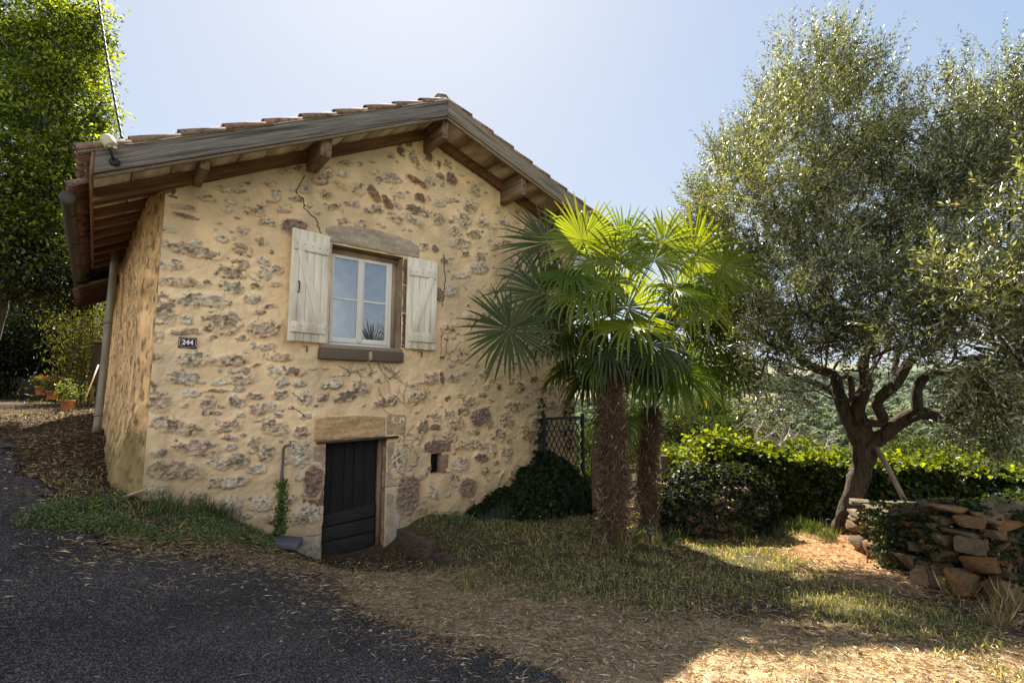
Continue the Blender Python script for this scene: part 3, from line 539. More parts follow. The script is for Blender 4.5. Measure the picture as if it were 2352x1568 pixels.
def rafterbox(ua, ub, v0, v1, off0, off1, mb_, col=None):            # follows the roof line, between heights off0..off1 under RZ
    us = [ua] + ([RU] if ua < RU < ub else []) + [ub]
    for p, q in zip(us[:-1], us[1:]):
        za, zb = float(roofz(p + 1e-6)), float(roofz(q - 1e-6))
        mb_.hexa([(p, v0, za + off0), (q, v0, zb + off0), (q, v1, zb + off0), (p, v1, za + off0), (p, v0, za + off1), (q, v0, zb + off1), (q, v1, zb + off1), (p, v1, za + off1)], col)
b = MB(); rafterbox(EL, RU - .002, VF - .035, VF, -.225, 0, b); b.build('barge_board', m_grey, house, bev=.004)
b = MB(); rafterbox(RU + .002, ER, VF - .035, VF, -.225, 0, b); b.build('barge_board', m_greyR, house, bev=.004)
b = MB(); rafterbox(EL, ER, VF - .012, VF + .03, -.262, -.229, b); b.build('barge_moulding', basic('moulding', (.24, .17, .12), nscale=10, stretch=(.4, 4, 4)), house)
b = MB(); rafterbox(EL, ER, -.10, -.02, -.33, -.19, b); b.build('wall_rafter', m_brown, house, bev=.004)
# deck boards, one after the other up the slope with dark joints; v from the verge to the back
bL, bR = MB(), MB(); u = EL
while u < ER:
    w = rng.uniform(.24, .38) if u < RU else rng.uniform(.42, .62); e_ = min(u + w - .012, ER)
    if u < RU < e_: e_ = RU
    rafterbox(u, e_, VF, 6.0 if u > 0 else 3.95, -.165 + rng.uniform(-.006, .003), -.14, bL if e_ <= RU + .001 else bR); u = e_ + .012
bL.build('soffit_board', m_boardL, house); bR.build('soffit_board', m_boardR, house)
b = MB(); rafterbox(EL, ER, VF, 6.6, -.138, -.11, b); b.build('roof_deck', basic('deck_dark', (.05, .035, .025), bump=0), house)
b = MB(); 
for v in np.arange(.22, 3.9, .50): b2 = MB(); rafterbox(-.60, .06, v, v + .075, -.27, -.168, b2); b2.build('rafter', m_brown, house, bev=.003)
b = MB(); zl = float(roofz(EL)); b.box((EL - .028, VF - .036, zl - .25), (EL - .002, 3.95, zl - .02)); b.build('fascia_board', basic('fascia', (.24, .13, .07), nscale=8, stretch=(5, .4, 5)), house)
for (uc, zb, w, h, v0) in ((.285, 4.40, .085, .16, -.56), (1.53, 4.92, .13, .22, -.56), (3.19, 5.70, .10, .26, -.57), (4.66, 5.24, .10, .22, -.56), (5.95, 4.86, .10, .20, -.56)):
    b = MB(); zt = float(roofz(uc)) - .168
    b.hexa([(uc - w / 2, v0 + .015, zb), (uc + w / 2, v0 + .015, zb), (uc + w / 2, .15, zb - .02), (uc - w / 2, .15, zb - .02), (uc - w / 2, v0, zt), (uc + w / 2, v0, zt), (uc + w / 2, .15, zt), (uc - w / 2, .15, zt)])
    b.build('purlin', m_purl, house, bev=.006)
# lean-to extension of the eave further back: dark soffit, gutter
b = MB(); b.hexa([(-.78, 3.98, 3.72), (.2, 3.98, 4.20), (.2, 6.3, 4.20), (-.78, 6.3, 3.72), (-.78, 3.98, 3.76), (.2, 3.98, 4.24), (.2, 6.3, 4.24), (-.78, 6.3, 3.76)])
for v in np.arange(4.1, 6.3, .28): b.hexa([(-.84, v, 3.66), (.0, v, 4.04), (.0, v + .05, 4.04), (-.84, v + .05, 3.66), (-.84, v, 3.725), (.0, v, 4.105), (.0, v + .05, 4.105), (-.84, v + .05, 3.725)])
b.build('rear_soffit', basic('dark_soffit', (.10, .05, .03), nscale=9, stretch=(1, 4, 1)), house)
m_gut = basic('dark_gutter', (.055, .042, .038), rough=.5, nscale=10, bump=.1)
b = MB(); thg = np.linspace(np.pi, 2 * np.pi, 9); vs = np.linspace(-.05, 6.2, 12); V = []
for rad in (.062, .057):
    for v in vs: V += [(-.79 + rad * math.cos(t), v, 3.97 - .025 * (v + .05) + rad * math.sin(t)) for t in thg]
V = np.array(V); q = []
for s_, (o1) in ((1, 0), (-1, 12 * 9)):
    for i in range(11):
        for j in range(8): w = [o1 + i * 9 + j, o1 + (i + 1) * 9 + j, o1 + (i + 1) * 9 + j + 1, o1 + i * 9 + j + 1]; q.append(w if s_ == 1 else w[::-1])
b.add(V, q); b.ball((-.79, -.05, 3.965), (.07, .012, .07), 12, 8)
for v in (.4, 1.6, 2.8, 4.0, 5.2): b.beam((-.79, v, 3.89 - .025 * v), (-.62, v, 4.0 - .02 * v), .02, .008)
b.build('gutter', m_gut, house, smooth=True)
b = MB(); b.tube([(-.355, 3.0, 4.22), (-.36, 3.0, 3.95), (-.37, 3.0, 2.6), (-.39, 3.0, 1.62), (-.40, 2.99, 1.50)], [.048, .05, .05, .05, .056], 14)
for z in (3.1, 1.75): b.tube([(-.372 - (0 if z > 2 else .02), 3.0, z - .02), (-.372 - (0 if z > 2 else .02), 3.0, z + .02)], .058, 14)
b.build('downpipe', basic('zinc_pipe', (.22, .20, .16), rough=.55, nscale=5, namt=.3, bump=.15, stretch=(4, 4, .6), metal=.2), house, smooth=True)

# --- roof: canal tiles, real half-round covers and pans on both slopes
m_tile = basic('terracotta', (1, 1, 1), rough=.85, spec=.2, nscale=30, namt=.35, bump=.5, bscale=70, attr='Col', dark=(.10, .075, .06))
def canal(mb_, P0, P1, acr, up, r0, r1, lift0, lift1, col, cover=True, seg=8, thick=.013):
    """half-round tile from P0 (lower end) to P1; acr = unit across vector"""
    P0 = np.array(P0, float); P1 = np.array(P1, float); acr = np.array(acr, float); up = np.array(up, float)
    t = np.linspace(0, np.pi, seg + 1); V = []; sg = 1 if cover else -1
    for P, r, l in ((P0, r0, lift0), (P1, r1, lift1)):
        for rr2 in (r, r - thick):
            for a_ in t: V.append(P + acr * rr2 * math.cos(a_) + up * (sg * rr2 * math.sin(a_) + l))
    n = seg + 1; q = []
    for i in range(seg):
        q += [(i, i + 1, 2 * n + i + 1, 2 * n + i), (n + i, 3 * n + i, 3 * n + i + 1, n + i + 1), (i, n + i, n + i + 1, i + 1), (2 * n + i, 2 * n + i + 1, 3 * n + i + 1, 3 * n + i)]
    q += [(0, 2 * n, 3 * n, n), (seg, n + seg, 3 * n + seg, 2 * n + seg)]
    mb_.add(V, q, col=col)
def tcol(): 
    c = np.array([.33, .165, .11]) * rng.uniform(.65, 1.2); g_ = rng.uniform(.1, .65); return c * (1 - g_) + np.array([.20, .16, .13]) * g_
roofm = MB()
for side in (0, 1):
    ua, ub, slp = (EL - .11, RU, SLL) if side == 0 else (ER + .12, RU, SLR)
    ln = abs(ub - ua) / math.cos(math.atan(slp)); nrow = max(1, round(ln / (.42 if side == 0 else .40)))
    for row in range(nrow):
        f0, f1 = row / nrow, (row + 1) / nrow + .05 / ln * 1.5
        p = lambda f_: (ua + (ub - ua) * f_)
        uA, uB = p(f0), min(p(f1), RU) if side == 0 else max(p(f1), RU); zA, zB = float(roofz(uA)), float(roofz(uB)) 
        up = np.array([-slp if side == 0 else slp, 0, 1.]); up /= np.linalg.norm(up)
        vmax = 6.55 
        for k_, v in enumerate(np.arange(VF + .03, vmax, .205)):
            if side == 0 and row == 0 and v > 3.95: pass
            jj = rng.normal() * .004
            canal(roofm, (uA, v + jj, zA - .01), (uB, v + jj, zB - .01), (0, 1, 0), up, .088, .072, .026, .006, tcol(), True)
            canal(roofm, (uA + (.03 if side == 0 else -.03), v + .10, zA), (uB, v + .10, zB), (0, 1, 0), up, .08, .07, .020, .006, tcol() * .8, False, 6)
roofm.build('roof', m_tile, house, smooth=False, usecol=True)
# mortar bedding of the verge and ridge tiles
b = MB(); rafterbox(EL - .12, ER, VF - .045, VF + .02, .003, .018, b); b.build('verge_mortar', basic('mortar', (.40, .33, .26), nscale=20, bump=.6), house)
b = MB()
for k_, v in enumerate(np.arange(VF + .12, 6.4, .36)): canal(b, (RU, v, RZ + .02), (RU, v + .42, RZ + .0), (1, 0, 0), (0, 0, 1), .13, .115, .03, .01, tcol() * .7 + .04, True, 10)
b.ball((RU + .01, VF + .12, RZ + .06), (.125, .09, .12), 14, 9, noise=.25, seed=3, col=(.20, .175, .14)); b.build('ridge_tile', m_tile, house, smooth=True, usecol=True)
# small lower roof strip by the gutter
b = MB()
for v in np.arange(-.02, 6.2, .205): canal(b, (-.80, v, 4.07), (-.60, v, 4.16), (0, 1, 0), (-.4, 0, .92), .09, .085, -.02, .0, tcol(), True, 6)
b.build('eave_tile', m_tile, house, usecol=True)

# --- window
m_white = basic('window_paint', (.74, .72, .66), rough=.45, spec=.4, nscale=4, namt=.06, bump=.05)
VW = .16; wu0, wu1, wz0, wz1 = 1.84, 2.86, 2.695, 4.02
fu0, fz1 = fac(763, 571, VW); fu1, _ = fac(902, 590, VW); _, fz0 = fac(749, 791, VW)
fu0 = 1.845; fu1 = min(fu1, 2.855); fz0 = 2.697; fz1 = min(fz1, 4.0)
win = MB(); FW = .045
win.box((fu0, VW, fz0), (fu0 + FW, VW + .07, fz1)); win.box((fu1 - FW, VW, fz0), (fu1, VW + .07, fz1)); win.box((fu0 + FW, VW + .001, fz0), (fu1 - FW, VW + .07, fz0 + FW)); win.box((fu0 + FW, VW + .001, fz1 - FW - .02), (fu1 - FW, VW + .07, fz1))
wo = win.build('window', m_white, house, bev=.004)
b = MB(); b.box((1.84, VW - .01, 4.0 - .06), (2.855, VW + .08, 4.02)); b.box((fu1 + .001, VW + .01, 2.7), (2.856, VW + .08, 4.0)); b.build('window_packing', basic('packing_wood', (.36, .27, .18), nscale=6), house)
mid = (fu0 + fu1) / 2
m, nt, out = mat('window_glass'); L = nt.links
g_ = nt.nodes.new('ShaderNodeBsdfGlossy'); g_.inputs['Roughness'].default_value = .015; tr = nt.nodes.new('ShaderNodeBsdfTransparent'); ms = nt.nodes.new('ShaderNodeMixShader'); ms.inputs[0].default_value = .38
L.new(tr.outputs[0], ms.inputs[1]); L.new(g_.outputs[0], ms.inputs[2]); L.new(ms.outputs[0], out.inputs[0])
tcn = nt.nodes.new('ShaderNodeTexCoord'); nn = nt.nodes.new('ShaderNodeTexNoise'); nn.inputs['Scale'].default_value = 3; bpn = nt.nodes.new('ShaderNodeBump'); bpn.inputs['Strength'].default_value = .15; bpn.inputs['Distance'].default_value = .01
L.new(tcn.outputs['Object'], nn.inputs['Vector']); L.new(nn.outputs[0], bpn.inputs['Height']); L.new(bpn.outputs[0], g_.inputs['Normal']); m_glass = m
m_curt = basic('lace_curtain', (.16, .172, .185), rough=.9, nscale=200, namt=.1, bump=.1); m_scroll = basic('curtain_scroll', (.07, .08, .10), bump=0)
for s_ in (0, 1):
    a0 = fu0 + FW + .002 if s_ == 0 else mid + .004; a1 = mid - .004 if s_ == 0 else fu1 - FW - .002
    z0_, z1_ = fz0 + FW + .004, fz1 - FW - .024; sw = .042; vS = VW - .012
    b = MB(); b.box((a0, vS, z0_), (a0 + sw, vS + .045, z1_)); b.box((a1 - sw, vS, z0_), (a1, vS + .045, z1_)); b.box((a0 + sw, vS + .002, z0_), (a1 - sw, vS + .044, z0_ + .065)); b.box((a0 + sw, vS + .002, z1_ - sw), (a1 - sw, vS + .044, z1_))
    zt = z0_ + (z1_ - z0_) * .50; b.box((a0 + sw, vS + .004, zt - .013), (a1 - sw, vS + .040, zt + .013))
    if s_ == 1: b.box((a0 - .028, vS - .012, z0_ + .02), (a0 + .018, vS - .001, z1_ - .01))
    sash = b.build('sash', m_white, wo, bev=.003)
    for (q0, q1) in ((z0_ + .065, zt - .013), (zt + .013, z1_ - sw)):
        b = MB(); b.add([(a0 + sw, vS + .02, q0), (a1 - sw, vS + .02, q0), (a1 - sw, vS + .02, q1), (a0 + sw, vS + .02, q1)], [(0, 1, 2, 3)]); b.build('pane', m_glass, wo)
    b = MB(); uu, zz = np.meshgrid(np.linspace(a0 + .01, a1 - .01, 40), np.linspace(z0_, z1_, 6), indexing='ij')
    b.add(np.stack([uu.ravel(), (VW + .10 + .008 * np.sin(uu * 60)).ravel(), zz.ravel()], 1), (lambda i, j: np.stack([i * 6 + j, (i + 1) * 6 + j, (i + 1) * 6 + j + 1, i * 6 + j + 1], -1).reshape(-1, 4))(*np.meshgrid(np.arange(39), np.arange(5), indexing='ij'))); cu_ = b.build('curtain', m_curt, house, smooth=True)
    b = MB()
    for k_ in range(9):
        cxx = a0 + sw + .03 + (a1 - a0 - 2 * sw - .06) * (.25 + .5 * (k_ % 2)); czz = z0_ + .13 + k_ * .125; sg = 1 if k_ % 2 else -1
        t = np.linspace(0, 4.2 * np.pi, 60); rad = .062 * (1 - t / (4.6 * np.pi)); P = np.stack([cxx + sg * rad * np.cos(t + 1.2), np.full_like(t, VW + .082), czz + rad * np.sin(t + 1.2)], 1)
        b.tube(P, .0045, 4); b.tube([(cxx + sg * .06, VW + .082, czz + .03), (cxx + sg * .02, VW + .082, czz + .09), (cxx - sg * .06, VW + .082, czz + .15)], .004, 4)
        for q_ in range(5): al = rng.uniform(0, 6.28); b.ball((cxx + .075 * math.cos(al), VW + .082, czz + .07 * math.sin(al)), (.011, .002, .006), 6, 4)
    b.build('curtain_scroll', m_scroll, cu_)

# --- shutters
m_sh = basic('shutter_paint', (.84, .76, .62), rough=.7, nscale=5, namt=.12, bump=.25, bscale=14, stretch=(3, 3, .5), dark=(.60, .52, .40))
m_iron = basic('black_iron', (.03, .025, .022), rough=.6, bump=.2)
m_bolt = basic('rusty_bolt', (.25, .17, .11))
def shutter(hu, hv, ang, w, z0_, z1_, sgn):
    """hinged at hu; x runs from the hinge to the free edge; sgn=-1 opens to the left"""
    s_ = bpy.data.objects.new('shutter', None)
    b = MB(); nb = 5; bw = w / nb
    for i in range(nb):
        b.box((i * bw + .0025, 0, z0_ + rng.uniform(-.004, .004)), ((i + 1) * bw - .0025, .026, z1_ + rng.uniform(-.004, .004)))
    o = b.build('shutter', m_sh, house, bev=.003)
    o.location = (hu, hv, 0); a = (math.pi - ang) if sgn < 0 else ang
    o.rotation_euler = (0, 0, (math.pi + ang) if sgn < 0 else -ang)
    fy0, fy1 = (.027, .050) if sgn < 0 else (-.024, -.001)        # room-side ledges face the viewer
    h_ = .13
    for zc in (z0_ + .17, z1_ - .20): b = MB(); b.box((.03, fy0, zc - h_ / 2), (w - .025, fy1, zc + h_ / 2)); b.build('ledge', m_sh, o, bev=.004)
    b = MB(); za, zb = z0_ + .17 + h_ / 2, z1_ - .20 - h_ / 2
    b.hexa([(.06, fy0 + .002, za), (.15, fy0 + .002, za), (w - .06, fy0 + .002, zb), (w - .15, fy0 + .002, zb), (.06, fy1 - .002, za), (.15, fy1 - .002, za), (w - .06, fy1 - .002, zb), (w - .15, fy1 - .002, zb)]); b.build('brace', m_sh, o, bev=.003)
    b = MB()
    yf = fy1 + .001 if sgn < 0 else fy0 - .001
    for zc in (z0_ + .17, z1_ - .20):
        for i in range(nb): b = MB(); b.ball((i * bw + bw / 2, yf, zc + rng.uniform(-.02, .02)), (.008, .004, .008), 8, 5); b.build('bolt', m_bolt, o)
    if sgn < 0:
        b = MB(); x_ = w - .10; zc = (z0_ + z1_) / 2 - .03; b.tube([(x_, .027, zc - .07), (x_, .055, zc - .06), (x_, .06, zc), (x_, .055, zc + .06), (x_, .027, zc + .07)], .008, 8); b.build('handle', m_iron, o, smooth=True)
    return o
hL = fac(757, 551, -.05); zt = hL[1]; p = at_z(668, 540, zt + .0); fl = w2loc(p)
SHZ0, SHZ1 = 2.70, 4.09
d_ = np.array([fl[0] - hL[0], fl[1] + .05]); print('SHUT L', hL, fl, np.hypot(*d_), math.degrees(math.atan2(-d_[1], -d_[0])))
WL = .50; shL = shutter(hL[0] - .0, -.05, R(10), WL, SHZ0, SHZ1, -1); shL['label'] = 'white plank shutter swung open on the left of the window'
hR = fac(935, 590, -.05); fR = fac(1003, 597, -.05); print('SHUT R', hR, fR, fac(932, 800, -.05), fac(1002, 801, -.05))
shR = shutter(hR[0], -.075, R(1), fR[0] - hR[0], hR[1] - 1.36 if False else fac(932, 800, -.06)[1], hR[1], 1); shR['label'] = 'white plank shutter lying flat on the wall right of the window'
for (px, py) in ((703, 797), (967, 810)):
    u_, z_ = fac(px, py, -.05); b = MB(); b.beam((u_ - .03, -.03, z_ + .01), (u_ + .015, -.06, z_ + .01), .01, .01); b.beam((u_ + .01, -.06, z_ + .015), (u_ + .008, -.06, z_ - .06), .012, .014); b.build('shutter_stay', m_iron, house)

# --- cellar door
m_door = basic('old_black_door', (.010, .009, .009), rough=.75, nscale=9, namt=.5, bump=.6, bscale=22, stretch=(6, 6, .5))
b = MB(); x = 1.868
for w in (.14, .17, .13, .16, .15, .10): 
    e_ = min(x + w, 2.69); b.box((x + .003, .17 + rng.uniform(0, .006), -.05), (e_ - .003, .205, 1.455)); x = e_
do = b.build('cellar_door', m_door, house, bev=.004)
b = MB(); 
for (za, zb, ta, tb) in ((.38, .43, .52, .60), (.20, .235, .37, .405), (.02, .04, .19, .22), (-.12, -.1, .01, .03)):
    b.hexa([(1.872, .12, za), (2.60, .12, zb), (2.60, .165, zb), (1.872, .165, za), (1.872, .12, ta), (2.60, .12, tb), (2.60, .165, tb), (1.872, .165, ta)])
b.build('kick_board', basic('door_kick_board', (.020, .017, .016), rough=.75, nscale=9, namt=.5, bump=.8, bscale=22, stretch=(.6, 6, 5)), do, bev=.004)
b = MB(); b.beam((2.66, .15, -.05), (2.66, .15, 1.455), .06, .09, up=(0, 1, 0)); b.build('door_post', basic('door_post_wood', (.20, .13, .085), nscale=8, namt=.4, stretch=(4, 4, .5)), house)

# ================================================================== things fixed to the house
sg = empty('house_number_sign', loc2w(*[fac(430, 787)[0], -.03, fac(430, 787)[1]]), 'small dark red enamel plate reading 244 on the wall left of the window', 'sign', rz=YAW)
def rrect(w, h, r, n=5, notch=False):
    P = []
    for cx_, cz_, a0 in ((w - r, h - r, 0), (-w + r, h - r, 90), (-w + r, -h + r, 180), (w - r, -h + r, 270)):
        for i in range(n + 1): a = R(a0 + 90 * i / n); P.append((cx_ + r * math.cos(a), cz_ + r * math.sin(a)) if not notch else (cx_ + r - r * math.cos(R(90 * i / n)) * 0 - 0, 0))
    return P
def plate(mb_, P, y0, y1, col=None):
    n = len(P); V = [(x, y0, z) for x, z in P] + [(x, y1, z) for x, z in P] + [(0, y0, 0), (0, y1, 0)]
    mb_.add(V, [(i, (i + 1) % n, n + (i + 1) % n, n + i) for i in range(n)], [(2 * n, (i + 1) % n, i) for i in range(n)] + [(2 * n + 1, n + i, n + (i + 1) % n) for i in range(n)], col)
b = MB(); plate(b, rrect(.083, .058, .004), -.006, .03); b.build('plate', basic('enamel_maroon', (.055, .012, .016), rough=.25, spec=.6, nscale=5, namt=.1, bump=.02), sg)
m_wht = basic('enamel_white', (.85, .85, .85), rough=.3, nscale=5, namt=.03, bump=0)
def notched(w, h, r):
    P = []
    for cx_, cz_, a0 in ((w, h, 270), (-w, h, 360), (-w, -h, 90), (w, -h, 180)):
        P += [(cx_ + r * math.cos(R(a0 - 90 * i / 5)), cz_ + r * math.sin(R(a0 - 90 * i / 5))) for i in range(6)]
    return P
b = MB(); Pn = notched(.074, .049, .013); b.tube([(x, -.0075, z) for x, z in Pn + Pn[:2]], .0018, 5, caps=False); b.build('border', m_wht, sg)
def text(s, size, name, m, parent, loc, rot=(R(90), 0, 0), ext=.001, sx=1.):
    cu = bpy.data.curves.new(name, 'FONT'); cu.body = s; cu.size = size; cu.align_x = 'CENTER'; cu.align_y = 'CENTER'; cu.extrude = ext; cu.offset = size * .022
    t = bpy.data.objects.new(name + '_src', cu); COL.objects.link(t); dg = bpy.context.evaluated_depsgraph_get(); me = bpy.data.meshes.new_from_object(t.evaluated_get(dg)); bpy.data.objects.remove(t)
    o = bpy.data.objects.new(name, me); COL.objects.link(o); me.materials.clear(); me.materials.append(m); o.parent = parent; o.location = loc; o.rotation_euler = rot; o.scale = (sx, 1, 1); return o
text('244', .078, 'digits', m_wht, sg, (0, -.0085, -.001), sx=.93)

lp = loc2w(-.50, VF - .04, 4.245)
lamp = empty('floodlight', lp, 'cream twin bulb floodlight on the left end of the grey barge board', 'floodlight', rz=YAW)
b = MB(); P0, P1 = np.array([.015, -.10, .075]), np.array([-.035, -.06, .165]); b.tube([P0, P0 * .9 + P1 * .1, P0 * .3 + P1 * .7, P1, P1 + (P1 - P0) * .06], [.050, .054, .054, .048, .02], 18); b.build('housing', basic('cream_plastic', (.55, .47, .30), rough=.4, nscale=5, namt=.1, bump=.05), lamp, smooth=True)
for s_ in (-1, 1):
    b = MB(); ax = (P0 - P1) / np.linalg.norm(P0 - P1); b.ball(P0 + np.array([s_ * .023, 0, 0]) + ax * .004, (.018, .018, .012), 12, 8); b.build('bulb', basic('lamp_glass', (.8, .78, .7), rough=.2, bump=0), lamp, smooth=True)
b = MB(); b.tube([(.04, 0, -.03), (.03, -.05, -.01), (.0, -.09, .05), (-.01, -.09, .09)], .012, 8); b.ball((.045, -.01, -.03), (.045, .02, .04), 12, 8); b.build('bracket', m_iron, lamp, smooth=True)

# overhead cable
pe = CAM + ray(280, 318) * 4.95; ps = CAM + ray(205, -160) * 6.2
t = np.linspace(0, 1, 120)[:, None]; Pc = pe * (1 - t) + ps * t; Pc[:, 2] -= .10 * (4 * t * (1 - t))[:, 0]
b = MB()
for ph in (0, math.pi):
    tw = t[:, 0] * 90 + ph; b.tube(Pc + np.stack([np.cos(tw) * .007, np.sin(tw) * .007, 0 * tw], 1), .0075, 6)
o = b.build('overhead_cable', basic('cable_rubber', (.035, .025, .028), rough=.5, bump=0), None, origin=pe); setp(o, 'twisted dark overhead cable rising from the left end of the roof', 'cable')

# water pipe with tap
tp = empty('garden_tap', loc2w(fac(643, 1200)[0], -.05, fac(643, 1200)[1]), 'grey iron tap on a standpipe against the wall left of the cellar door', 'tap', rz=YAW)
tu, tz = fac(643, 1200); P = [np.array([fac(x, y)[0] - tu, -.02, fac(x, y)[1] - tz]) for x, y in ((636, 1215), (641, 1120), (645, 1070), (647, 1030), (650, 1024))]
b = MB(); b.tube(P, .016, 8); b.build('standpipe', basic('pipe_grey', (.12, .10, .085), nscale=12), tp, smooth=True)
q = P[-1]; b = MB(); b.tube([q, q + [.03, -.04, .01], q + [.07, -.09, .02], q + [.075, -.1, -.02]], [.016, .014, .012, .011], 8); b.beam(q + [.04, -.05, .02], q + [.055, -.07, .06], .01, .01); b.beam(q + [.02, -.06, .06], q + [.09, -.08, .065], .012, .012); b.build('spout', basic('tap_metal', (.20, .19, .17), rough=.4, metal=.7, bump=0), tp, smooth=True)
# ================================================================== PLANTS
m_olive = leafmat('olive_leaf', .30, (1.5, 1.45, .35), .09, .32)
m_tree = leafmat('broad_leaf', .50, (2.0, 1.8, .25), .035, .38)
m_ivy = leafmat('ivy_leaf', .42, (2.0, 1.8, .18), .010, .4)
m_palm = leafmat('palm_leaf', .50, (2.3, 2.05, .07), .022, .36)
m_far = leafmat('far_leaf', .18, (1.3, 1.3, .5), .0, .5)
m_grass = leafmat('grass_blade', .4, (1.6, 1.6, .5), .05, .5)
m_bark = basic('olive_bark', (.085, .062, .042), rough=.95, nscale=9, namt=.6, bump=1., bscale=16, stretch=(5, 5, 1.1), dark=(.025, .018, .013))
[n_ for n_ in m_bark.node_tree.nodes if n_.type == 'BUMP'][0].inputs['Distance'].default_value = .06
m_bark2 = basic('tree_bark', (.08, .065, .05), rough=.95, nscale=9, namt=.4, bump=.8)
m_straw = basic('dead_leaf', (1, 1, 1), rough=.8, nscale=20, namt=.2, bump=0, attr='Col')

# ---------- olive tree
def c9(x, y, Y): p = at_y((2700 + x / 1.742) / 1.6327, (900 + y / 1.742) / 1.6327, Y); return p
OB = np.array([4.75, 7.75, gz(4.75, 7.75) - .05])
def pyY(px, py, Y): return at_y(px, py, Y)
olive = empty('olive_tree', OB, 'large grey green olive tree with a leaning trunk behind the dry stone wall stub', 'tree')
def smooth_path(P, n=6):
    P = np.asarray(P, float); k = len(P); t = np.linspace(0, k - 1, (k - 1) * n + 1); i = np.clip(t.astype(int), 0, k - 2); f = (t - i)[:, None]
    p0 = P[np.clip(i - 1, 0, k - 1)]; p1 = P[i]; p2 = P[i + 1]; p3 = P[np.clip(i + 2, 0, k - 1)]
    return .5 * ((2 * p1) + (-p0 + p2) * f + (2 * p0 - 5 * p1 + 4 * p2 - p3) * f ** 2 + (-p0 + 3 * p1 - 3 * p2 + p3) * f ** 3)
def limb(b, P, r, seg=12, jit=.28, seed=0):
    r = np.array(r) * (.84 if jit > .3 else 1.)
    Q_ = smooth_path(P); rr_ = np.interp(np.linspace(0, 1, len(Q_)), np.linspace(0, 1, len(r)), r); b.tube(Q_, rr_, seg, jit=jit, seed=seed)
def px7(px, py, Y): return at_y(px, py, Y)
trunkb = MB()
limb(trunkb, [px7(1932, 1222, 7.7), px7(1950, 1160, 7.7), px7(1975, 1090, 7.65), px7(1985, 1040, 7.6), px7(1983, 1000, 7.6), px7(1978, 965, 7.6)], [.165, .145, .155, .175, .185, .10], 44, .36, 5)
trunkb.build('trunk', m_bark, olive, smooth=True, origin=None)
LIMBS = [([(980, 1450, 7.62), (900, 1290, 7.6), (812, 1110, 7.6), (770, 980, 7.65), (745, 880, 7.7), (610, 830, 7.8), (490, 740, 7.9), (430, 600, 8.), (410, 480, 8.1)], [.12, .135, .11, .095, .085, .08, .075, .06, .05]),
         ([(950, 1400, 7.6), (925, 1230, 7.55), (900, 1080, 7.5), (950, 950, 7.4), (940, 800, 7.3), (1000, 640, 7.2), (1020, 480, 7.1)], [.12, .14, .11, .10, .08, .06, .04]),
         ([(935, 1190, 7.45), (1000, 1195, 7.4), (1065, 1175, 7.35), (1030, 1060, 7.2), (1160, 920, 7.), (1250, 780, 6.9), (1400, 700, 6.7), (1520, 590, 6.5)], [.07, .075, .08, .08, .08, .075, .06, .045]),
         ([(950, 1430, 7.6), (985, 1330, 7.55), (1080, 1270, 7.4), (1200, 1170, 7.2), (1330, 1130, 7.), (1480, 1155, 6.8), (1640, 1080, 6.6), (1800, 1060, 6.4), (1990, 1090, 6.2), (2250, 1050, 5.9)], [.10, .13, .12, .11, .105, .095, .09, .08, .065, .045]),
         ([(1290, 1130, 7.), (1290, 960, 7.), (1400, 870, 6.9), (1560, 880, 6.8), (1750, 800, 6.6)], [.08, .075, .06, .05, .035]),
         ([(785, 1020, 7.65), (640, 935, 7.9), (500, 900, 8.1), (380, 860, 8.3)], [.08, .06, .045, .02]), ([(430, 700, 7.95), (330, 680, 8.), (200, 640, 8.1)], [.05, .04, .02]),
         ([(860, 1050, 7.8), (850, 900, 7.9), (760, 910, 8.)], [.05, .05, .035]), ([(1130, 930, 7.1), (1150, 780, 7.2), (1200, 640, 7.3)], [.05, .045, .03]),
         ([(1640, 1080, 6.6), (1800, 930, 6.3), (1980, 760, 5.9), (2100, 500, 5.5)], [.07, .06, .045, .03])]
for k_, (P, r) in enumerate(LIMBS):
    b = MB(); limb(b, [c9(*q) for q in P], r, 20, .32, 10 + k_); b.build('branch', m_bark, olive, smooth=True)
# finer scaffold up into the crown
BL = [(1900, 330, 7.5, 190), (1870, 180, 7.6, 105), (1760, 450, 7.2, 165), (1690, 570, 7.8, 120), (2050, 480, 7.2, 200), (2230, 330, 6.9, 180), (2320, 190, 6.7, 90), (2340, 400, 6.2, 160), (2020, 720, 6.2, 150), (1860, 680, 6.4, 145), (1780, 790, 6.6, 85), (2320, 860, 5.4, 70), (1625, 620, 8.0, 75), (2300, 1000, 5.4, 40), (1950, 560, 6.9, 150), (2160, 560, 6.4, 150), (1730, 680, 7.6, 95), (2400, 300, 6.4, 150), (1690, 870, 7.5, 50),
      (2290, 560, 4.6, 120), (2210, 680, 4.5, 120), (2350, 700, 4.3, 130), (2120, 760, 4.9, 90), (2380, 480, 4.4, 110), (1880, 760, 6.2, 60), (1990, 800, 5.9, 60), (2190, 980, 5.6, 30), (1640, 500, 8.0, 60), (1800, 880, 6.2, 45), (1600, 700, 7.9, 60), (1650, 790, 7.8, 65), (1580, 560, 8.1, 40), (1680, 370, 7.9, 60), (1610, 470, 8.1, 45), (2000, 330, 7.2, 120), (2300, 930, 5.2, 60), (2240, 860, 5.0, 55), (2080, 640, 5.6, 110), (1960, 860, 6.0, 35), (1750, 890, 6.1, 45), (2080, 830, 5.8, 60), (2250, 900, 5.3, 55), (2200, 450, 6.0, 120)]
bt = MB()
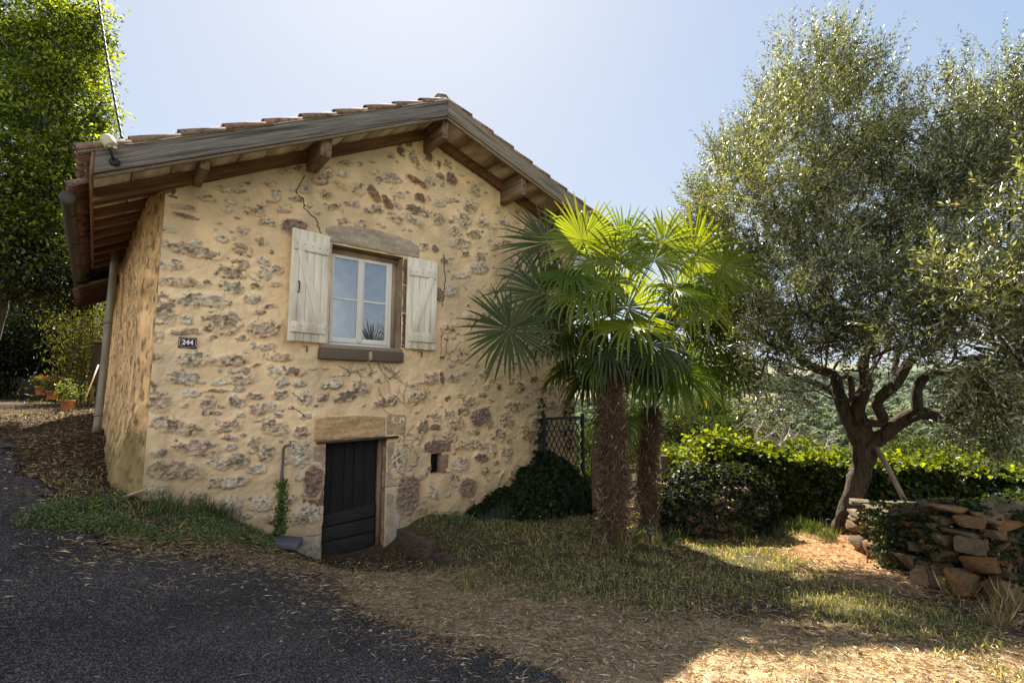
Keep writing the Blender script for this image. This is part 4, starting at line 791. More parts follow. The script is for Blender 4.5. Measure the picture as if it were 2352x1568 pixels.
for (px, py, Y, rp) in BL:
    c0 = px7(px, py, Y); s0 = c9(*[(430, 600, 8.), (1000, 640, 7.2), (1520, 590, 6.5), (1980, 760, 5.9)][int(np.clip((px - 1600) / 190, 0, 3))])
    for _ in range(2):
        e_ = c0 + rand_unit(1)[0] * rp / F_ * Y * .7; k1, k2 = s0 + (e_ - s0) * .33 + rng.normal(size=3) * .22, s0 + (e_ - s0) * .66 + rng.normal(size=3) * .22; limb(bt, [s0, k1, k2, e_], [.026, .018, .012, .004], 6, .1, 3)
bt.build('twig', m_bark, olive, smooth=True)
PS, DS, LL, CC, NN = [], [], [], [], []; OLD = 460
tw = MB()
for (px, py, Y, rp) in BL:
    c0 = px7(px, py, Y); Rm = rp / F_ * Y; n = int(OLD * (rp / 100) ** 2 * (Y / 7) ** 1.5)
    d = rand_unit(n); rad = Rm * (rng.random(n) ** .45); P0 = c0 + d * rad[:, None] * np.array([1, 1.0, 1]); kq = fbm3(P0[:, 0] * 2.1, P0[:, 1] * 2.1, P0[:, 2] * 2.1, 93) > (.475 if py < 420 else .50 if (Y > 7.4 and py > 600) else .45); P0, d, rad = P0[kq], d[kq], rad[kq]; n = len(P0)
    dirs = d * .55 + rng.normal(size=(n, 3)) * .45 + np.array([.15, 0, .55]); dirs /= np.linalg.norm(dirs, axis=1)[:, None]
    if py > 800: dirs[:, 2] -= 1.0 ; dirs /= np.linalg.norm(dirs, axis=1)[:, None]
    Ls = rng.uniform(.18, .40, n); 
    if py < 420: Ls *= 1.35
    for i in range(n):
        m_ = int(Ls[i] / .019); t = np.linspace(.02, Ls[i], m_)[:, None]; bend = np.array([0, 0, .25 if py < 500 else -.3]) * t ** 2 / Ls[i]
        pts = P0[i] + dirs[i] * t + bend; s1 = np.cross(dirs[i], rand_unit(1)[0]); s1 /= np.linalg.norm(s1); s2 = np.cross(dirs[i], s1)
        al = np.arange(m_) * 1.65 + rng.random() * 6; side = (np.cos(al)[:, None] * s1 + np.sin(al)[:, None] * s2)
        PS.append(pts); DS.append(dirs[i] * .75 + side * .75 + rng.normal(size=(m_, 3)) * .12); LL.append(rng.uniform(.055, .088, m_) * (1 - .35 * np.linspace(0, 1, m_) ** 3))
        inner = 1 - min(1, rad[i] / Rm); CC.append(np.full(m_, inner))
        if i % 5 == 0: tw.tube(pts[::max(1, m_ // 3)], .0022, 3, caps=False)
PS = np.concatenate(PS); DS = np.concatenate(DS); LL = np.concatenate(LL); n = len(PS)
k = (rng.random(n) * .6 + .4 * np.clip(fbm3(PS[:, 0] * 2.6, PS[:, 1] * 2.6, PS[:, 2] * 2.6, 95) * 2.4 - .7, 0, 1))[:, None]
col = np.where(k < .52, np.array([.058, .066, .018]), np.where(k < .84, np.array([.30, .30, .16]), np.array([.22, .23, .04]))); col = col * (1 + .25 * rng.normal(size=(n, 1))).clip(.4, 1.7)
col[rng.random(n) < .0015] = (.55, .28, .03)
leaf_obj('crown', PS, DS, LL, LL * .27, col, m_olive, olive, fold=.15); print('olive leaves', n)
tw.build('twig', m_bark, olive)
for o in olive.children: o.location = -OB

# ---------- big broadleaf tree on the left, its dark foot, bamboo and reed fence
def blob_tree(name, label, base, BLs, trunk_r, leafn, L, palette, mt, cat='tree', group=None, dens=1., trans_z=None, flat=1., zmin=None, low_shade=None):
    root = empty(name, base, label, cat, group); base = np.array(base)
    b = MB(); top = np.mean([c for c, r in BLs], 0)
    limb(b, [base - base * 0 + 0, base + (top - base) * .3 + [.1, 0, 0], base + (top - base) * .6, top], [trunk_r, trunk_r * .75, trunk_r * .5, trunk_r * .2], 10)
    for c0, r0 in BLs: s0 = base + (top - base) * rng.uniform(.3, .6); limb(b, [s0, (s0 + c0) / 2 + rng.normal(size=3) * .2 * r0, c0], [trunk_r * .35, trunk_r * .22, trunk_r * .07], 7)
    b.build('trunk', m_bark2, root, smooth=True, origin=None).location = -base
    P, D, C = [], [], []
    tot = sum(r ** 2 for c, r in BLs)
    for c0, r0 in BLs:
        ncl = max(10, int(leafn * dens * r0 ** 2 / tot / 26))       # clumps of 26 leaves
        d = rand_unit(ncl); rad = r0 * rng.uniform(.55, 1.05, ncl) * (.80 + .45 * fbm3(d[:, 0] * 2 + c0[0], d[:, 1] * 2 + c0[1], d[:, 2] * 2, 77))
        cc = c0 + d * rad[:, None] * np.array([1, 1, .95]); cl = rng.choice(len(palette), ncl, p=[q[1] for q in palette]); pal = np.array([q[0] for q in palette])[cl] * (1 + .22 * rng.normal(size=(ncl, 1))).clip(.4, 1.8)
        pal = pal * (1 + .5 * (rng.random((ncl, 1)) < .18)) * np.where(rng.random((ncl, 1)) < .2, .5, 1)
        o_ = rng.normal(size=(ncl, 26, 3)) * L * 1.35 * np.array([1.25, 1.25, .8]); P.append((cc[:, None] + o_).reshape(-1, 3)); D.append((d[:, None] * .7 + rng.normal(size=(ncl, 26, 3)) * .6 + np.array([0, 0, -.35])).reshape(-1, 3)); C.append(np.repeat(pal, 26, 0))
    P = np.concatenate(P); D = np.concatenate(D); C = np.concatenate(C)
    if zmin is not None: k_ = P[:, 2] > zmin; P, D, C = P[k_], D[k_], C[k_]
    n = len(P); C = C * (1 if low_shade is None else (.10 + .90 * sstep(low_shade[0], low_shade[1], P[:, 2] + rng.normal(size=n) * .35))[:, None]); C = (C * (1 + .2 * rng.normal(size=(n, 1)))).clip(.003, 1); Ls = L * rng.uniform(.7, 1.3, n)  # lower leaves darkened in colour to stand in for shade under the crown
    up = np.array([0, 0, 1.]) + rng.normal(size=(n, 3)) * .7
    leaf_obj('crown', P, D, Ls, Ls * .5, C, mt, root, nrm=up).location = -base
    return root
def B(px, py, Y, rp): return (at_y(px, py, Y), rp / F_ * Y)
PALG = [((.085, .12, .018), .40), ((.25, .30, .028), .32), ((.03, .05, .016), .28)]
bx = np.array([-13.6, 13.2]); 
blob_tree('broadleaf_tree', 'tall leafy green tree filling the left edge beyond the drive', (-10.6, 9.7, 1.5), [B(px_, py_, Y_ - 3.4, r_) for px_, py_, Y_, r_ in ((60, 60, 13, 150), (-60, 150, 13, 200), (120, 230, 12.6, 120), (30, 360, 12.2, 170), (150, 400, 13, 85), (60, 560, 12.2, 160), (145, 640, 13, 80), (150, 120, 13, 85), (-80, 450, 12, 200), (185, 300, 13, 50), (190, 60, 13, 45), (120, 520, 13, 110), (225, 100, 13, 26), (232, 235, 13, 24), (205, 420, 13, 36), (228, 30, 13, 24), (215, 350, 13, 30), (190, 520, 13, 40))], .28, 105000, .078, PALG, m_tree, low_shade=(3.3, 5.4))
DK = [((.006, .010, .005), .8), ((.014, .020, .008), .2)]  # shade under the tree put into near-black leaf colours
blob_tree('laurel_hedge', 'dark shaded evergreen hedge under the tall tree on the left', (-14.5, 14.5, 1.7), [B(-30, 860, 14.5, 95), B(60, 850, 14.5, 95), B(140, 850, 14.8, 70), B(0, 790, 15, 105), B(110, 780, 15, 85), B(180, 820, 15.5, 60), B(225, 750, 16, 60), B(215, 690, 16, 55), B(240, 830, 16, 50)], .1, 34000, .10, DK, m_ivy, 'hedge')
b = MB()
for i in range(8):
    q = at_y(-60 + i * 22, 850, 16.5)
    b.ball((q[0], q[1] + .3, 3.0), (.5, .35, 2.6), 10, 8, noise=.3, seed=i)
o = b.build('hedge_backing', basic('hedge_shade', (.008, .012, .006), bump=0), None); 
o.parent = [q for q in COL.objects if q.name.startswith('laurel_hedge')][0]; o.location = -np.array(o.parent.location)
# bamboo behind the house corner
bb = at_y(215, 900, 13.); bam = empty('bamboo_clump', (bb[0], bb[1], 1.75), 'yellow green feathery bamboo lit by the sun behind the downpipe', 'bamboo'); P, D = [], []
b = MB()
for i in range(100):
    q0 = np.array([bb[0] + rng.normal() * .38, bb[1] + rng.normal() * .6, 1.7]); hgt = rng.uniform(1.6, 3.9); le = rng.normal(size=2) * .35; t = np.linspace(0, 1, 8)[:, None]; pt = q0 + np.array([le[0], le[1], 0]) * t ** 2 + np.array([0, 0, hgt]) * t; b.tube(pt, np.linspace(.012, .003, 8), 4, caps=False)
    tt = rng.random(90) ** .8; pp = q0 + np.array([le[0], le[1], 0]) * tt[:, None] ** 2 + np.array([0, 0, hgt]) * tt[:, None] + rng.normal(size=(90, 3)) * .13; P.append(pp); D.append(rng.normal(size=(90, 3)) * .6 + np.array([0, 0, -.5]))
P = np.concatenate(P); D = np.concatenate(D); n = len(P); b.build('culm', basic('culm', (.03, .032, .012), bump=0), bam, origin=None).location = -np.array(bam.location)
leaf_obj('foliage', P, D, rng.uniform(.08, .15, n), .018, hsvary((.085, .09, .018), n), m_tree, bam).location = -np.array(bam.location)

# reed fence at the back of the drive
f0, f1 = at_y(10, 880, 14.), at_y(165, 880, 13.6); fe = empty('picket_fence', (f0[0], f0[1], 1.85), 'low dark picket fence at the far end of the drive under the hedge', 'fence')
for i in range(34):
    q = f0 * (1 - i / 33) + f1 * (i / 33) - f0; b = MB(); h = .62 + rng.uniform(-.05, .05); b.beam((q[0], q[1], 0), (q[0] + rng.normal() * .02, q[1], h), .035, .018); b.build('picket', m_bark2, fe) 
d = f1 - f0
for z_ in (.18, .46): b = MB(); b.beam((0, .03, z_), (d[0], d[1] + .03, z_), .03, .04); b.build('rail', m_bark2, fe)

# flower pots by the side wall
m_terra = basic('terracotta_pot', (.42, .17, .08), rough=.8, nscale=8, namt=.2, bump=.2)
def pot(px, py, Y, hpx, wpx, label, leafc, flower=None, hgt=.35, kind='round'):
    p = at_y(px, py, Y); z0_ = gz(p[0], p[1]); z0_ = max(z0_, p[2] - .02) if abs(z0_ - p[2]) > .15 else z0_; s = Y / F_; h = hpx * s; w = wpx * s / 2
    r = empty('potted_plant', (p[0], p[1], z0_), label, 'potted plant'); b = MB()
    prof = [(.70, 0), (.74, .02), (.93, .82), (1.06, .82), (1.08, 1.0), (.96, 1.0), (.93, .88), (.0, .86)]; n = 22; V = [(w * a_ * math.cos(t), w * a_ * math.sin(t), h * z_) for a_, z_ in prof for t in np.arange(n) / n * 2 * np.pi]
    b.add(V, [(i * n + j, i * n + (j + 1) % n, (i + 1) * n + (j + 1) % n, (i + 1) * n + j) for i in range(len(prof) - 1) for j in range(n)]); b.build('pot', m_terra, r, smooth=True)
    n = 420; P = rng.normal(size=(n, 3)) * np.array([w * .8, w * .8, hgt * .3]) + np.array([0, 0, h + hgt * .45]); leaf_obj('foliage', P, rng.normal(size=(n, 3)) + np.array([0, 0, .3]), .07, .03, hsvary(leafc, n), m_tree, r)
    if flower is not None: n = 60; P = rng.normal(size=(n, 3)) * np.array([w * .7, w * .7, hgt * .15]) + np.array([0, 0, h + hgt * .7]); leaf_obj('flower', P, rng.normal(size=(n, 3)), .045, .035, hsvary(flower, n, .15, .05), m_tree, r)
pot(251 / 1.6327, 937, 10.6, 24, 27, 'tapered terracotta pot with a leafy plant nearest the downpipe', (.08, .10, .03))
pot(197 / 1.6327, 915, 11.8, 20, 26, 'terracotta pot with red geraniums second in the row along the side wall', (.05, .08, .03), (.5, .02, .02), .3)
pot(152 / 1.6327, 905, 13., 20, 22, 'small dark pot with red geraniums furthest from the house by the fence', (.04, .06, .02), (.35, .02, .02), .25)
# stuff behind the downpipe
q = at_y(231, 905, 12.); cb = empty('outdoor_cabinet', (q[0] - .05, q[1], 1.8), 'dark bulky covered cabinet half hidden behind the downpipe', 'cabinet', rz=YAW)
b = MB(); b.box((-.16, -.2, .45), (.22, .3, 1.42)); b.build('body', basic('charred_wood', (.025, .017, .013), nscale=6, bump=.5), cb, bev=.05)
b = MB(); b.box((-.19, -.23, 1.425), (.25, .33, 1.47)); b.build('lid', basic('lid_brown', (.10, .06, .04)), cb, bev=.01)
for sx_ in (-.12, .16):
    for sy_ in (-.14, .24): b = MB(); b.box((sx_ - .03, sy_ - .03, 0), (sx_ + .03, sy_ + .03, .449)); b.build('leg', m_bark2, cb)
q0 = at_y(198, 911, 10.9); q1 = at_y(226, 838, 11.3); b = MB(); b.tube([(0, 0, 0), (q1 - q0)], .014, 8); o = b.build('broom_handle', basic('broom_wood', (.55, .42, .26), rough=.6), None, origin=None); o.location = q0; setp(o, 'pale wooden handle leaning against the side wall behind the downpipe', 'handle')

# ---------- palms: fan leaves
def fan(b, hub, D, Nn, Rr, nseg=48, spread=150, droop=.25, colb=(.06, .10, .015), seed=0, split=.38):
    D = D / np.linalg.norm(D); Nn = Nn - D * (Nn @ D); Nn /= np.linalg.norm(Nn); S = np.cross(D, Nn)
    th = np.linspace(-R(spread), R(spread), nseg); 
    for a_ in th:
        a_ += rng.normal() * .035; d = D * math.cos(a_) + S * math.sin(a_); cr_ = -D * math.sin(a_) + S * math.cos(a_)
        L = Rr * (1 - .22 * (abs(a_) / R(spread)) ** 2) * rng.uniform(.82, 1.08); k = 8; t = np.linspace(.02, 1, k)
        dr = droop * rng.uniform(.6, 1.5); wmax = max(2 * math.sin(R(spread) / nseg) * Rr * split * 1.05, .016)
        w = np.where(t < split, t / split * wmax, wmax * (1 - (np.clip(t - split, 0, 1) / (1 - split)) ** 2.2 * .93)); 
        kink = rng.random() < .6 * min(1, droop * 2.2 + .1)
        pos = hub + d * 0; P = [hub + d * L * t[0]]; dd = d.copy() * 1.; 
        for i in range(1, k):
            g_ = dr * max(0, t[i] - split * .9) ** 1.1 * 1.7
            if kink and t[i] > .66: g_ += 1.4
            dd = dd + np.array([0, 0, -g_]) * .55; dd /= np.linalg.norm(dd); P.append(P[-1] + dd * L * (t[i] - t[i - 1]))
        P = np.array(P); T = np.gradient(P, axis=0); T /= np.linalg.norm(T, axis=1)[:, None]; cv = cr_ - T * (T @ cr_)[:, None]; cv /= np.linalg.norm(cv, axis=1)[:, None]; nv = np.cross(T, cv)
        nv = nv * np.sign((nv @ Nn).sum() + 1e-6); fo = .35 * w[:, None] * nv
        V = np.concatenate([P - cv * w[:, None] / 2 + fo, P, P + cv * w[:, None] / 2 + fo]); i = np.arange(k - 1)
        Q_ = np.concatenate([np.stack([i, i + 1, k + i + 1, k + i], 1), np.stack([k + i, k + i + 1, 2 * k + i + 1, 2 * k + i], 1)])
        c = np.array(colb) * rng.uniform(.75, 1.25); C_c = np.repeat(c[None], 3 * k, 0).copy(); tip = np.tile(t, 3) > .93
        if rng.random() < .35: C_c[tip] = (.30, .20, .06)
        b.add(V, Q_, col=C_c)
def c7(X, Y_): return ((1640 + X / 1.8444) / 1.6327, (650 + Y_ / 1.8444) / 1.6327)
m_pet = basic('petiole', (.10, .13, .03), rough=.5, nscale=10, bump=.1)
PALM = dict()
def palm(base, top, rtr, label, fans, rand, seedv, fib):
    base = np.array(base); top = np.array(top); root = empty('fan_palm', base, label, 'palm tree', 'shaggy fan palms beside the house')
    t = np.linspace(0, 1, 26)[:, None]; P = base * (1 - t) + top * t; P[:, 0] += .05 * np.sin(t[:, 0] * 3 + seedv); b = MB(); b.tube(P, rtr * (1.0 + .12 * np.sin(t[:, 0] * 11 + seedv) * .6 - .12 * t[:, 0]), 18, jit=.55, seed=seedv)
    b.build('trunk', basic('palm_trunk', (.055, .036, .024), rough=.95, nscale=14, namt=.5, bump=1, bscale=40, stretch=(2, 2, .7)), root, smooth=True).location = -base
    n = fib; tt = rng.random(n); ang = rng.random(n) * 2 * np.pi; c = base + (top - base) * tt[:, None]; c[:, 0] += .05 * np.sin(tt * 3 + seedv); o_ = np.stack([np.cos(ang), np.sin(ang), 0 * ang], 1)
    rr_ = rtr * (1.08 - .2 * tt) * (1 + .25 * (fbm3(c[:, 0] * 9 + np.cos(ang), np.sin(ang) * 2, c[:, 2] * 6, 5) - .4)); Pf = c + o_ * rr_[:, None] * rng.uniform(.85, 1.12, n)[:, None]; D = o_ * rng.uniform(.0, .7, n)[:, None] + rng.normal(size=(n, 3)) * .45 + np.array([0, 0, -.55]) * np.where(rng.random(n) < .8, 1, -1)[:, None]
    colf = hsvary((.13, .085, .052), n, .6, .1); colf[rng.random(n) < .12] *= 2.0
    leaf_obj('fibre', Pf, D, rng.uniform(.04, .17, n), rng.uniform(.002, .007, n), colf, m_straw, root, fold=.1).location = -base
    # old leaf bases poking out
    b = MB()
    for i in range(70):
        tq = rng.uniform(.04, .97); al = rng.random() * 6.28; o1 = np.array([math.cos(al), math.sin(al), 0]); c1 = base + (top - base) * tq + o1 * rtr * .9; ln = rng.uniform(.05, .22)
        b.beam(c1, c1 + o1 * ln * .55 + np.array([0, 0, ln * rng.uniform(.2, .9)]), .022, .006, col=np.array([.20, .13, .07]) * rng.uniform(.6, 1.7))
    b.build('leaf_base', m_straw, root, usecol=True).location = -base
    def one(hub, D, Nn, Rr, droop, colb, spread=150, seg=44):
        pb = MB(); fv = hub - top; Lp = np.linalg.norm(fv); m0 = top + fv * .5 + np.array([0, 0, .10 * Lp]); limb(pb, [top - np.array([0, 0, .12]), m0, hub], [.013, .009, .007], 6, 0); fr = pb.build('petiole', m_pet, root, smooth=True); fr.location = -base
        b = MB(); fan(b, hub, D, Nn, Rr, seg, spread, droop, colb); o = b.build('frond', m_palm, root, usecol=True); o.location = -base
    for (X, Y_, dep, ang, tilt, rpx, droop, shade, *sp) in fans:
        px, py = c7(X, Y_); hub = at_y(px, py, dep); a_ = R(ang); right = np.array([1, 0, 0.]); up = np.array([0, 0, 1.]); tow = np.array([0, -1, 0.])
        D = right * math.cos(a_) + up * math.sin(a_); n0 = tow
        ti = R(tilt); Nn = tow * math.cos(ti) + up * math.sin(ti)        # 0: facing the camera flat on, 90: lying level
        D2 = D - Nn * (D @ Nn)
        colb = [(.075, .12, .012), (.14, .18, .012), (.045, .07, .02)][shade]; one(hub, D2, Nn, rpx / 1.8444 / 1.6327 / F_ * dep, droop, colb, sp[0] if sp else 150)  # sunlit and unlit fans painted as lighter and darker greens
    for i in range(rand):
        az = rng.random() * 6.28; el = R(rng.uniform(-45, 62)); d = np.array([math.cos(az) * math.cos(el), math.sin(az) * math.cos(el), math.sin(el)]); hub = top + d * rng.uniform(.45, .8) + np.array([0, 0, .12])
        D = d + np.array([0, 0, -.25]); Nn = np.array([-d[0] * .5, -d[1] * .5, 1.0]) + rng.normal(size=3) * .3; one(hub, D, Nn, rng.uniform(.46, .62), rng.uniform(.35, 1.1), (.055, .09, .014), seg=38)
    return root
g1 = at_z(1402, 1252, .12); t1 = at_y(1405, 830, g1[1] - .0)
g2 = at_z(1492, 1222, .10); t2 = at_y(1492, 935, g2[1])
D1 = g1[1]
FA = [(1005, 465, D1 - .1, 95, 10, 410, .05, 1), (500, 1080, D1 - .75, 250, -5, 400, .12, 2, 172), (740, 830, D1 - .1, 185, 20, 480, .35, 2), (1770, 560, D1 + .2, 25, 10, 460, .08, 1), (1290, 470, D1 + .2, 88, 10, 340, .10, 0),
      (1500, 600, D1 - .2, 75, 35, 370, .65, 1), (1090, 930, D1 + .4, 120, 0, 340, .05, 0), (1310, 930, D1 + .3, 55, -5, 400, .08, 1), (1350, 1060, D1 - .5, 170, 70, 520, .5, 1, 160), (760, 480, D1 + .6, 155, 10, 370, .12, 2),
      (1900, 700, D1 + .1, 10, 55, 330, .9, 1), (900, 700, D1 - .3, 190, 60, 360, .8, 0), (1200, 760, D1 - .4, 130, 50, 340, .7, 1), (1650, 800, D1 - .1, 20, 60, 400, .6, 0), (860, 1050, D1 - .2, 215, 30, 380, .35, 2), (1080, 620, D1 - .2, 110, 40, 330, .5, 1), (1480, 1180, D1 - .2, 300, 40, 400, .5, 2), (1180, 1180, D1 - .3, 265, 20, 330, .3, 2), (1980, 640, D1 + .1, 18, 25, 430, .25, 1), (1740, 880, D1 - .1, 5, 45, 430, .45, 1), (1230, 590, D1 - .1, 105, 15, 390, .2, 1), (1560, 480, D1, 60, 20, 380, .3, 1), (1000, 820, D1 - .4, 165, 40, 400, .5, 1)]
palm(g1, t1, .142, 'taller shaggy fan palm with a broad crown in front of the house corner', FA, 13, 1, 9000)
D2_ = g2[1]
FB = [(1620, 1365, D2_ - .5, 320, 55, 560, .8, 0, 165), (1880, 1120, D2_, 10, 45, 400, .3, 0), (1750, 1280, D2_ + .3, 345, 40, 440, .4, 2), (1500, 1300, D2_ + .2, 240, 30, 380, .4, 2), (1950, 950, D2_ + .3, 30, 30, 400, .5, 0), (1700, 1050, D2_ + .4, 70, 30, 380, .4, 2), (2020, 1330, D2_ - .1, 340, 50, 380, .7, 0)]
palm(g2, t2, .118, 'shorter shaggy fan palm right behind the taller one', FB, 5, 4, 6000)
# hanging seed clusters of the palm
sc_ = empty('seed_cluster', at_y(1335, 790, D1 - .2), 'dark dried seed strings hanging under the palm crown against the wall edge', 'seed cluster'); b = MB(); 
for (dx, nn_) in ((-.22, 26), (.06, 26)):
    for i in range(nn_):
        p = np.array([dx + rng.normal() * .04, rng.normal() * .04, .12]); e_ = np.array([dx + rng.normal() * .12, rng.normal() * .1, -rng.uniform(.05, .38)]); b.tube([p, (p + e_) / 2 + rng.normal(size=3) * .03, e_], .0022, 3)
        for j in range(7): f = rng.uniform(.4, 1); b.ball(p * (1 - f) + e_ * f + rng.normal(size=3) * .012, .0075, 5, 4)
b.tube([(-.22, 0, .12), (0, .1, .22), (.35, .2, .1)], .01, 5); b.tube([(.06, 0, .12), (.2, .1, .15), (.35, .2, .1)], .01, 5)
b.build('strand', basic('seed_dark', (.035, .028, .032), bump=0), sc_)

# ---------- ivy, hedge and weeds
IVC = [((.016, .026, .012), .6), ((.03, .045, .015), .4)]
def ivy_surface(name, label, cat, origin, pts, nrm, L, palette, mt=None, parent=None, group=None, part=None, flat=.55):
    n = len(pts); pal = np.array([q[0] for q in palette])[rng.choice(len(palette), n, p=[q[1] for q in palette])]; C = (pal * (1 + .3 * rng.normal(size=(n, 1)))).clip(.004, 1)
    D = rng.normal(size=(n, 3)) * .6 + np.array([0, 0, -.55]); nn_ = nrm + rng.normal(size=(n, 3)) * flat; D = D - nn_ * (D * nn_).sum(1)[:, None] / ((nn_ ** 2).sum(1)[:, None] + 1e-6); Ls = L * rng.uniform(.6, 1.3, n)
    V, T, Cc = leaves(pts, D, Ls, Ls * .95, C, .12, nn_)
    if part: return fastmesh(part, V - np.asarray(origin), [T], mt or m_ivy, parent, False, Cc)
    o = fastmesh(name, V, [T], mt or m_ivy, None, False, Cc, origin=origin); return setp(o, label, cat, group)
def mound(c, r, n, seed=0, noise=.35, top=None):
    d = rand_unit(n); d[:, 2] = np.abs(d[:, 2]) * 1.; k = 1 + noise * (fbm3(d[:, 0] * 2.2 + seed, d[:, 1] * 2.2, d[:, 2] * 2.2, seed) - .5) * 2; rad = rng.uniform(.86, 1.03, n) * k
    f = lambda q: np.sign(q) * np.abs(q) ** .75
    return np.asarray(c) + f(d) * np.asarray(r) * rad[:, None], d
# (a) ivy at the foot of the wall and over the trellis
W_ = lambda u, v, z: loc2w(u, v, z)
P, D = [], []
n = 15000; uq = rng.uniform(4.0, 7.0, n); hmax = np.interp(uq, [4.0, 4.5, 5.0, 5.5, 6.0, 6.6, 7.0], [.08, .38, .72, 1.0, .72, .55, .2]); zq = (rng.random(n) ** .8) * hmax * (.75 + .5 * fbm(uq * 4, uq * 0, 55)); gzq = gz0(*(O[:2, None] + U[:2, None] * uq + N[:2, None] * -.3)); vq = -.10 - (.55 * (1 - zq / (hmax + .15))) * rng.uniform(.5, 1, n) * sstep(4.0, 5, uq)
P = (O[:, None] + U[:, None] * uq + N[:, None] * vq).T; P[:, 2] = gzq + zq; n2_ = np.tile(-N + np.array([0, 0, .5]), (n, 1))
iv = empty('ivy_mass', W_(5.5, -.4, gz(*W_(5.5, -.4, 0)[:2])), 'dark ivy bank climbing the foot of the wall and the lattice panel', 'ivy')
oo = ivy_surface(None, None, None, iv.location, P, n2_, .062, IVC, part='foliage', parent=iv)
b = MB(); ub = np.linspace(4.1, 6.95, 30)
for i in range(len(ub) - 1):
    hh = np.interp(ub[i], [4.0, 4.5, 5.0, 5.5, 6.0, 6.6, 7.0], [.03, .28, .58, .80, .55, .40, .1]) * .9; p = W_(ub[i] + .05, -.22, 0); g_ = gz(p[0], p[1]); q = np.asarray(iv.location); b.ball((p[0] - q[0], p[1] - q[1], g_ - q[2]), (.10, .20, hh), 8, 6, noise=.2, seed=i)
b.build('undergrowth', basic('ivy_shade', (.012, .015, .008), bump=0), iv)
# sprigs up the wall edge
n = 260; uq = np.concatenate([rng.normal(5.5, .06, 130), rng.normal(6.2, .12, 130)]); zq = rng.uniform(1.1, 2.0, n); P = (O[:, None] + U[:, None] * uq + N[:, None] * -.05).T; P[:, 2] = zq
ivy_surface(None, None, None, iv.location, P, np.tile(-N, (n, 1)), .05, IVC, part='sprig', parent=iv)
# (b) trellis
m_lat = basic('trellis_green', (.008, .018, .015), rough=.6, nscale=8, namt=.2, bump=.1)
a0, za = fac(1250, 957, -.16); a1, zb = fac(1338, 962, -.16); tg = .12; tr_ = empty('trellis_panel', W_(a0, -.16, tg), 'dark green diagonal lattice panel beside the right corner of the house', 'trellis', rz=YAW)
wT, hT = a1 - a0, za - tg
for x in (0, wT): b = MB(); b.box((x - .025, -.025, -.1), (x + .025, .025, hT + .03)); b.box((x - .022, -.022, hT + .03), (x + .022, .022, hT + .045)); b.build('post', m_lat, tr_, bev=.004)
for z_ in (.05, hT - .05): b = MB(); b.box((.026, -.015, z_), (wT - .026, .015, z_ + .04)); b.build('rail', m_lat, tr_, bev=.003)
b = MB(); s_ = .115
for k_, dv in ((1, -.006), (-1, .006)):
    for i in range(-16, 30):
        x0 = i * s_; pts = []
        for f_ in np.linspace(0, 1, 60):
            z_ = .09 + (hT - .14) * f_; x = x0 + k_ * (z_ - .09) * .62
            if .03 <= x <= wT - .03: pts.append((x, dv, z_))
        if len(pts) > 3: b.beam(pts[0], pts[-1], .016, .007, up=(0, 1, 0))
b.build('lattice', m_lat, tr_)
# (c) wooden rail fence behind the palms
m_fw = basic('old_fence_wood', (.13, .085, .06), nscale=8, namt=.4, stretch=(4, 4, .8), bump=.5)
p0, p1 = at_y(1368, 1160, 8.9), at_y(1527, 1150, 8.9); fn = empty('wooden_gate', (p0[0], p0[1], 0.), 'brown slatted wooden gate behind the two palm trunks', 'gate'); wd = p1[0] - p0[0]
for x, tp_ in ((0, 1015), (wd, 1045)): zt_ = at_y(1400, tp_, 8.9)[2]; b = MB(); b.box((x - .06, -.05, -.1), (x + .06, .05, zt_)); b.build('post', m_fw, fn, bev=.008)
for zc in (.16, .38, .60, .80): b = MB(); b.box((.0, -.085, zc - .045), (wd + .1, -.055, zc + .045)); b.build('slat', m_fw, fn, bev=.004)
b = MB(); b.hexa([(.06, -.05, .12), (.16, -.05, .12), (wd - .06, -.05, .82), (wd - .16, -.05, .82), (.06, -.02, .12), (.16, -.02, .12), (wd - .06, -.02, .82), (wd - .16, -.02, .82)]); b.build('brace', m_fw, fn)
# (d) ivy covered stub wall (left) : rough stone under it
def rockpile(b, quads, seed=0): pass
mp_ = at_z(1640, 1215, .1); mp_ = np.array([3.05, 8.05, gz(3.05, 8.05)])
st_w = empty('ivy_covered_wall', mp_, 'squat wall end smothered in dark ivy right of the palms', 'wall')
m_stone = basic('field_stone', (1, 1, 1), rough=.9, spec=.2, nscale=14, namt=.4, bump=.9, bscale=30, attr='Col', stretch=(1, 1, 2.2))
b = MB()
for i in range(60):
    b.ball((rng.uniform(-.75, .65), rng.uniform(-.3, .35), rng.uniform(.05, .62)), (rng.uniform(.12, .24), rng.uniform(.12, .2), rng.uniform(.06, .12)), 12, 8, noise=.35, seed=i, col=np.array([.28, .17, .11]) * rng.uniform(.6, 1.3), p=.7)
b.build('stonework', m_stone, st_w, smooth=True, usecol=True)
n = 9000; P, D = mound((0, 0, .02), (1.0, .62, .92), n, 9, .22); keepm = fbm3(P[:, 0] * 3, P[:, 1] * 3, P[:, 2] * 3, 61) > .30; P = P[keepm]; D = D[keepm]
ivy_surface(None, None, None, (0, 0, 0), P, D, .06, [((.014, .020, .012), .7), ((.03, .04, .022), .3)], part='foliage', parent=st_w)
n = 260; P = np.stack([rng.uniform(-.8, .9, n), rng.normal(size=n) * .3, rng.uniform(.75, 1.05, n)], 1)
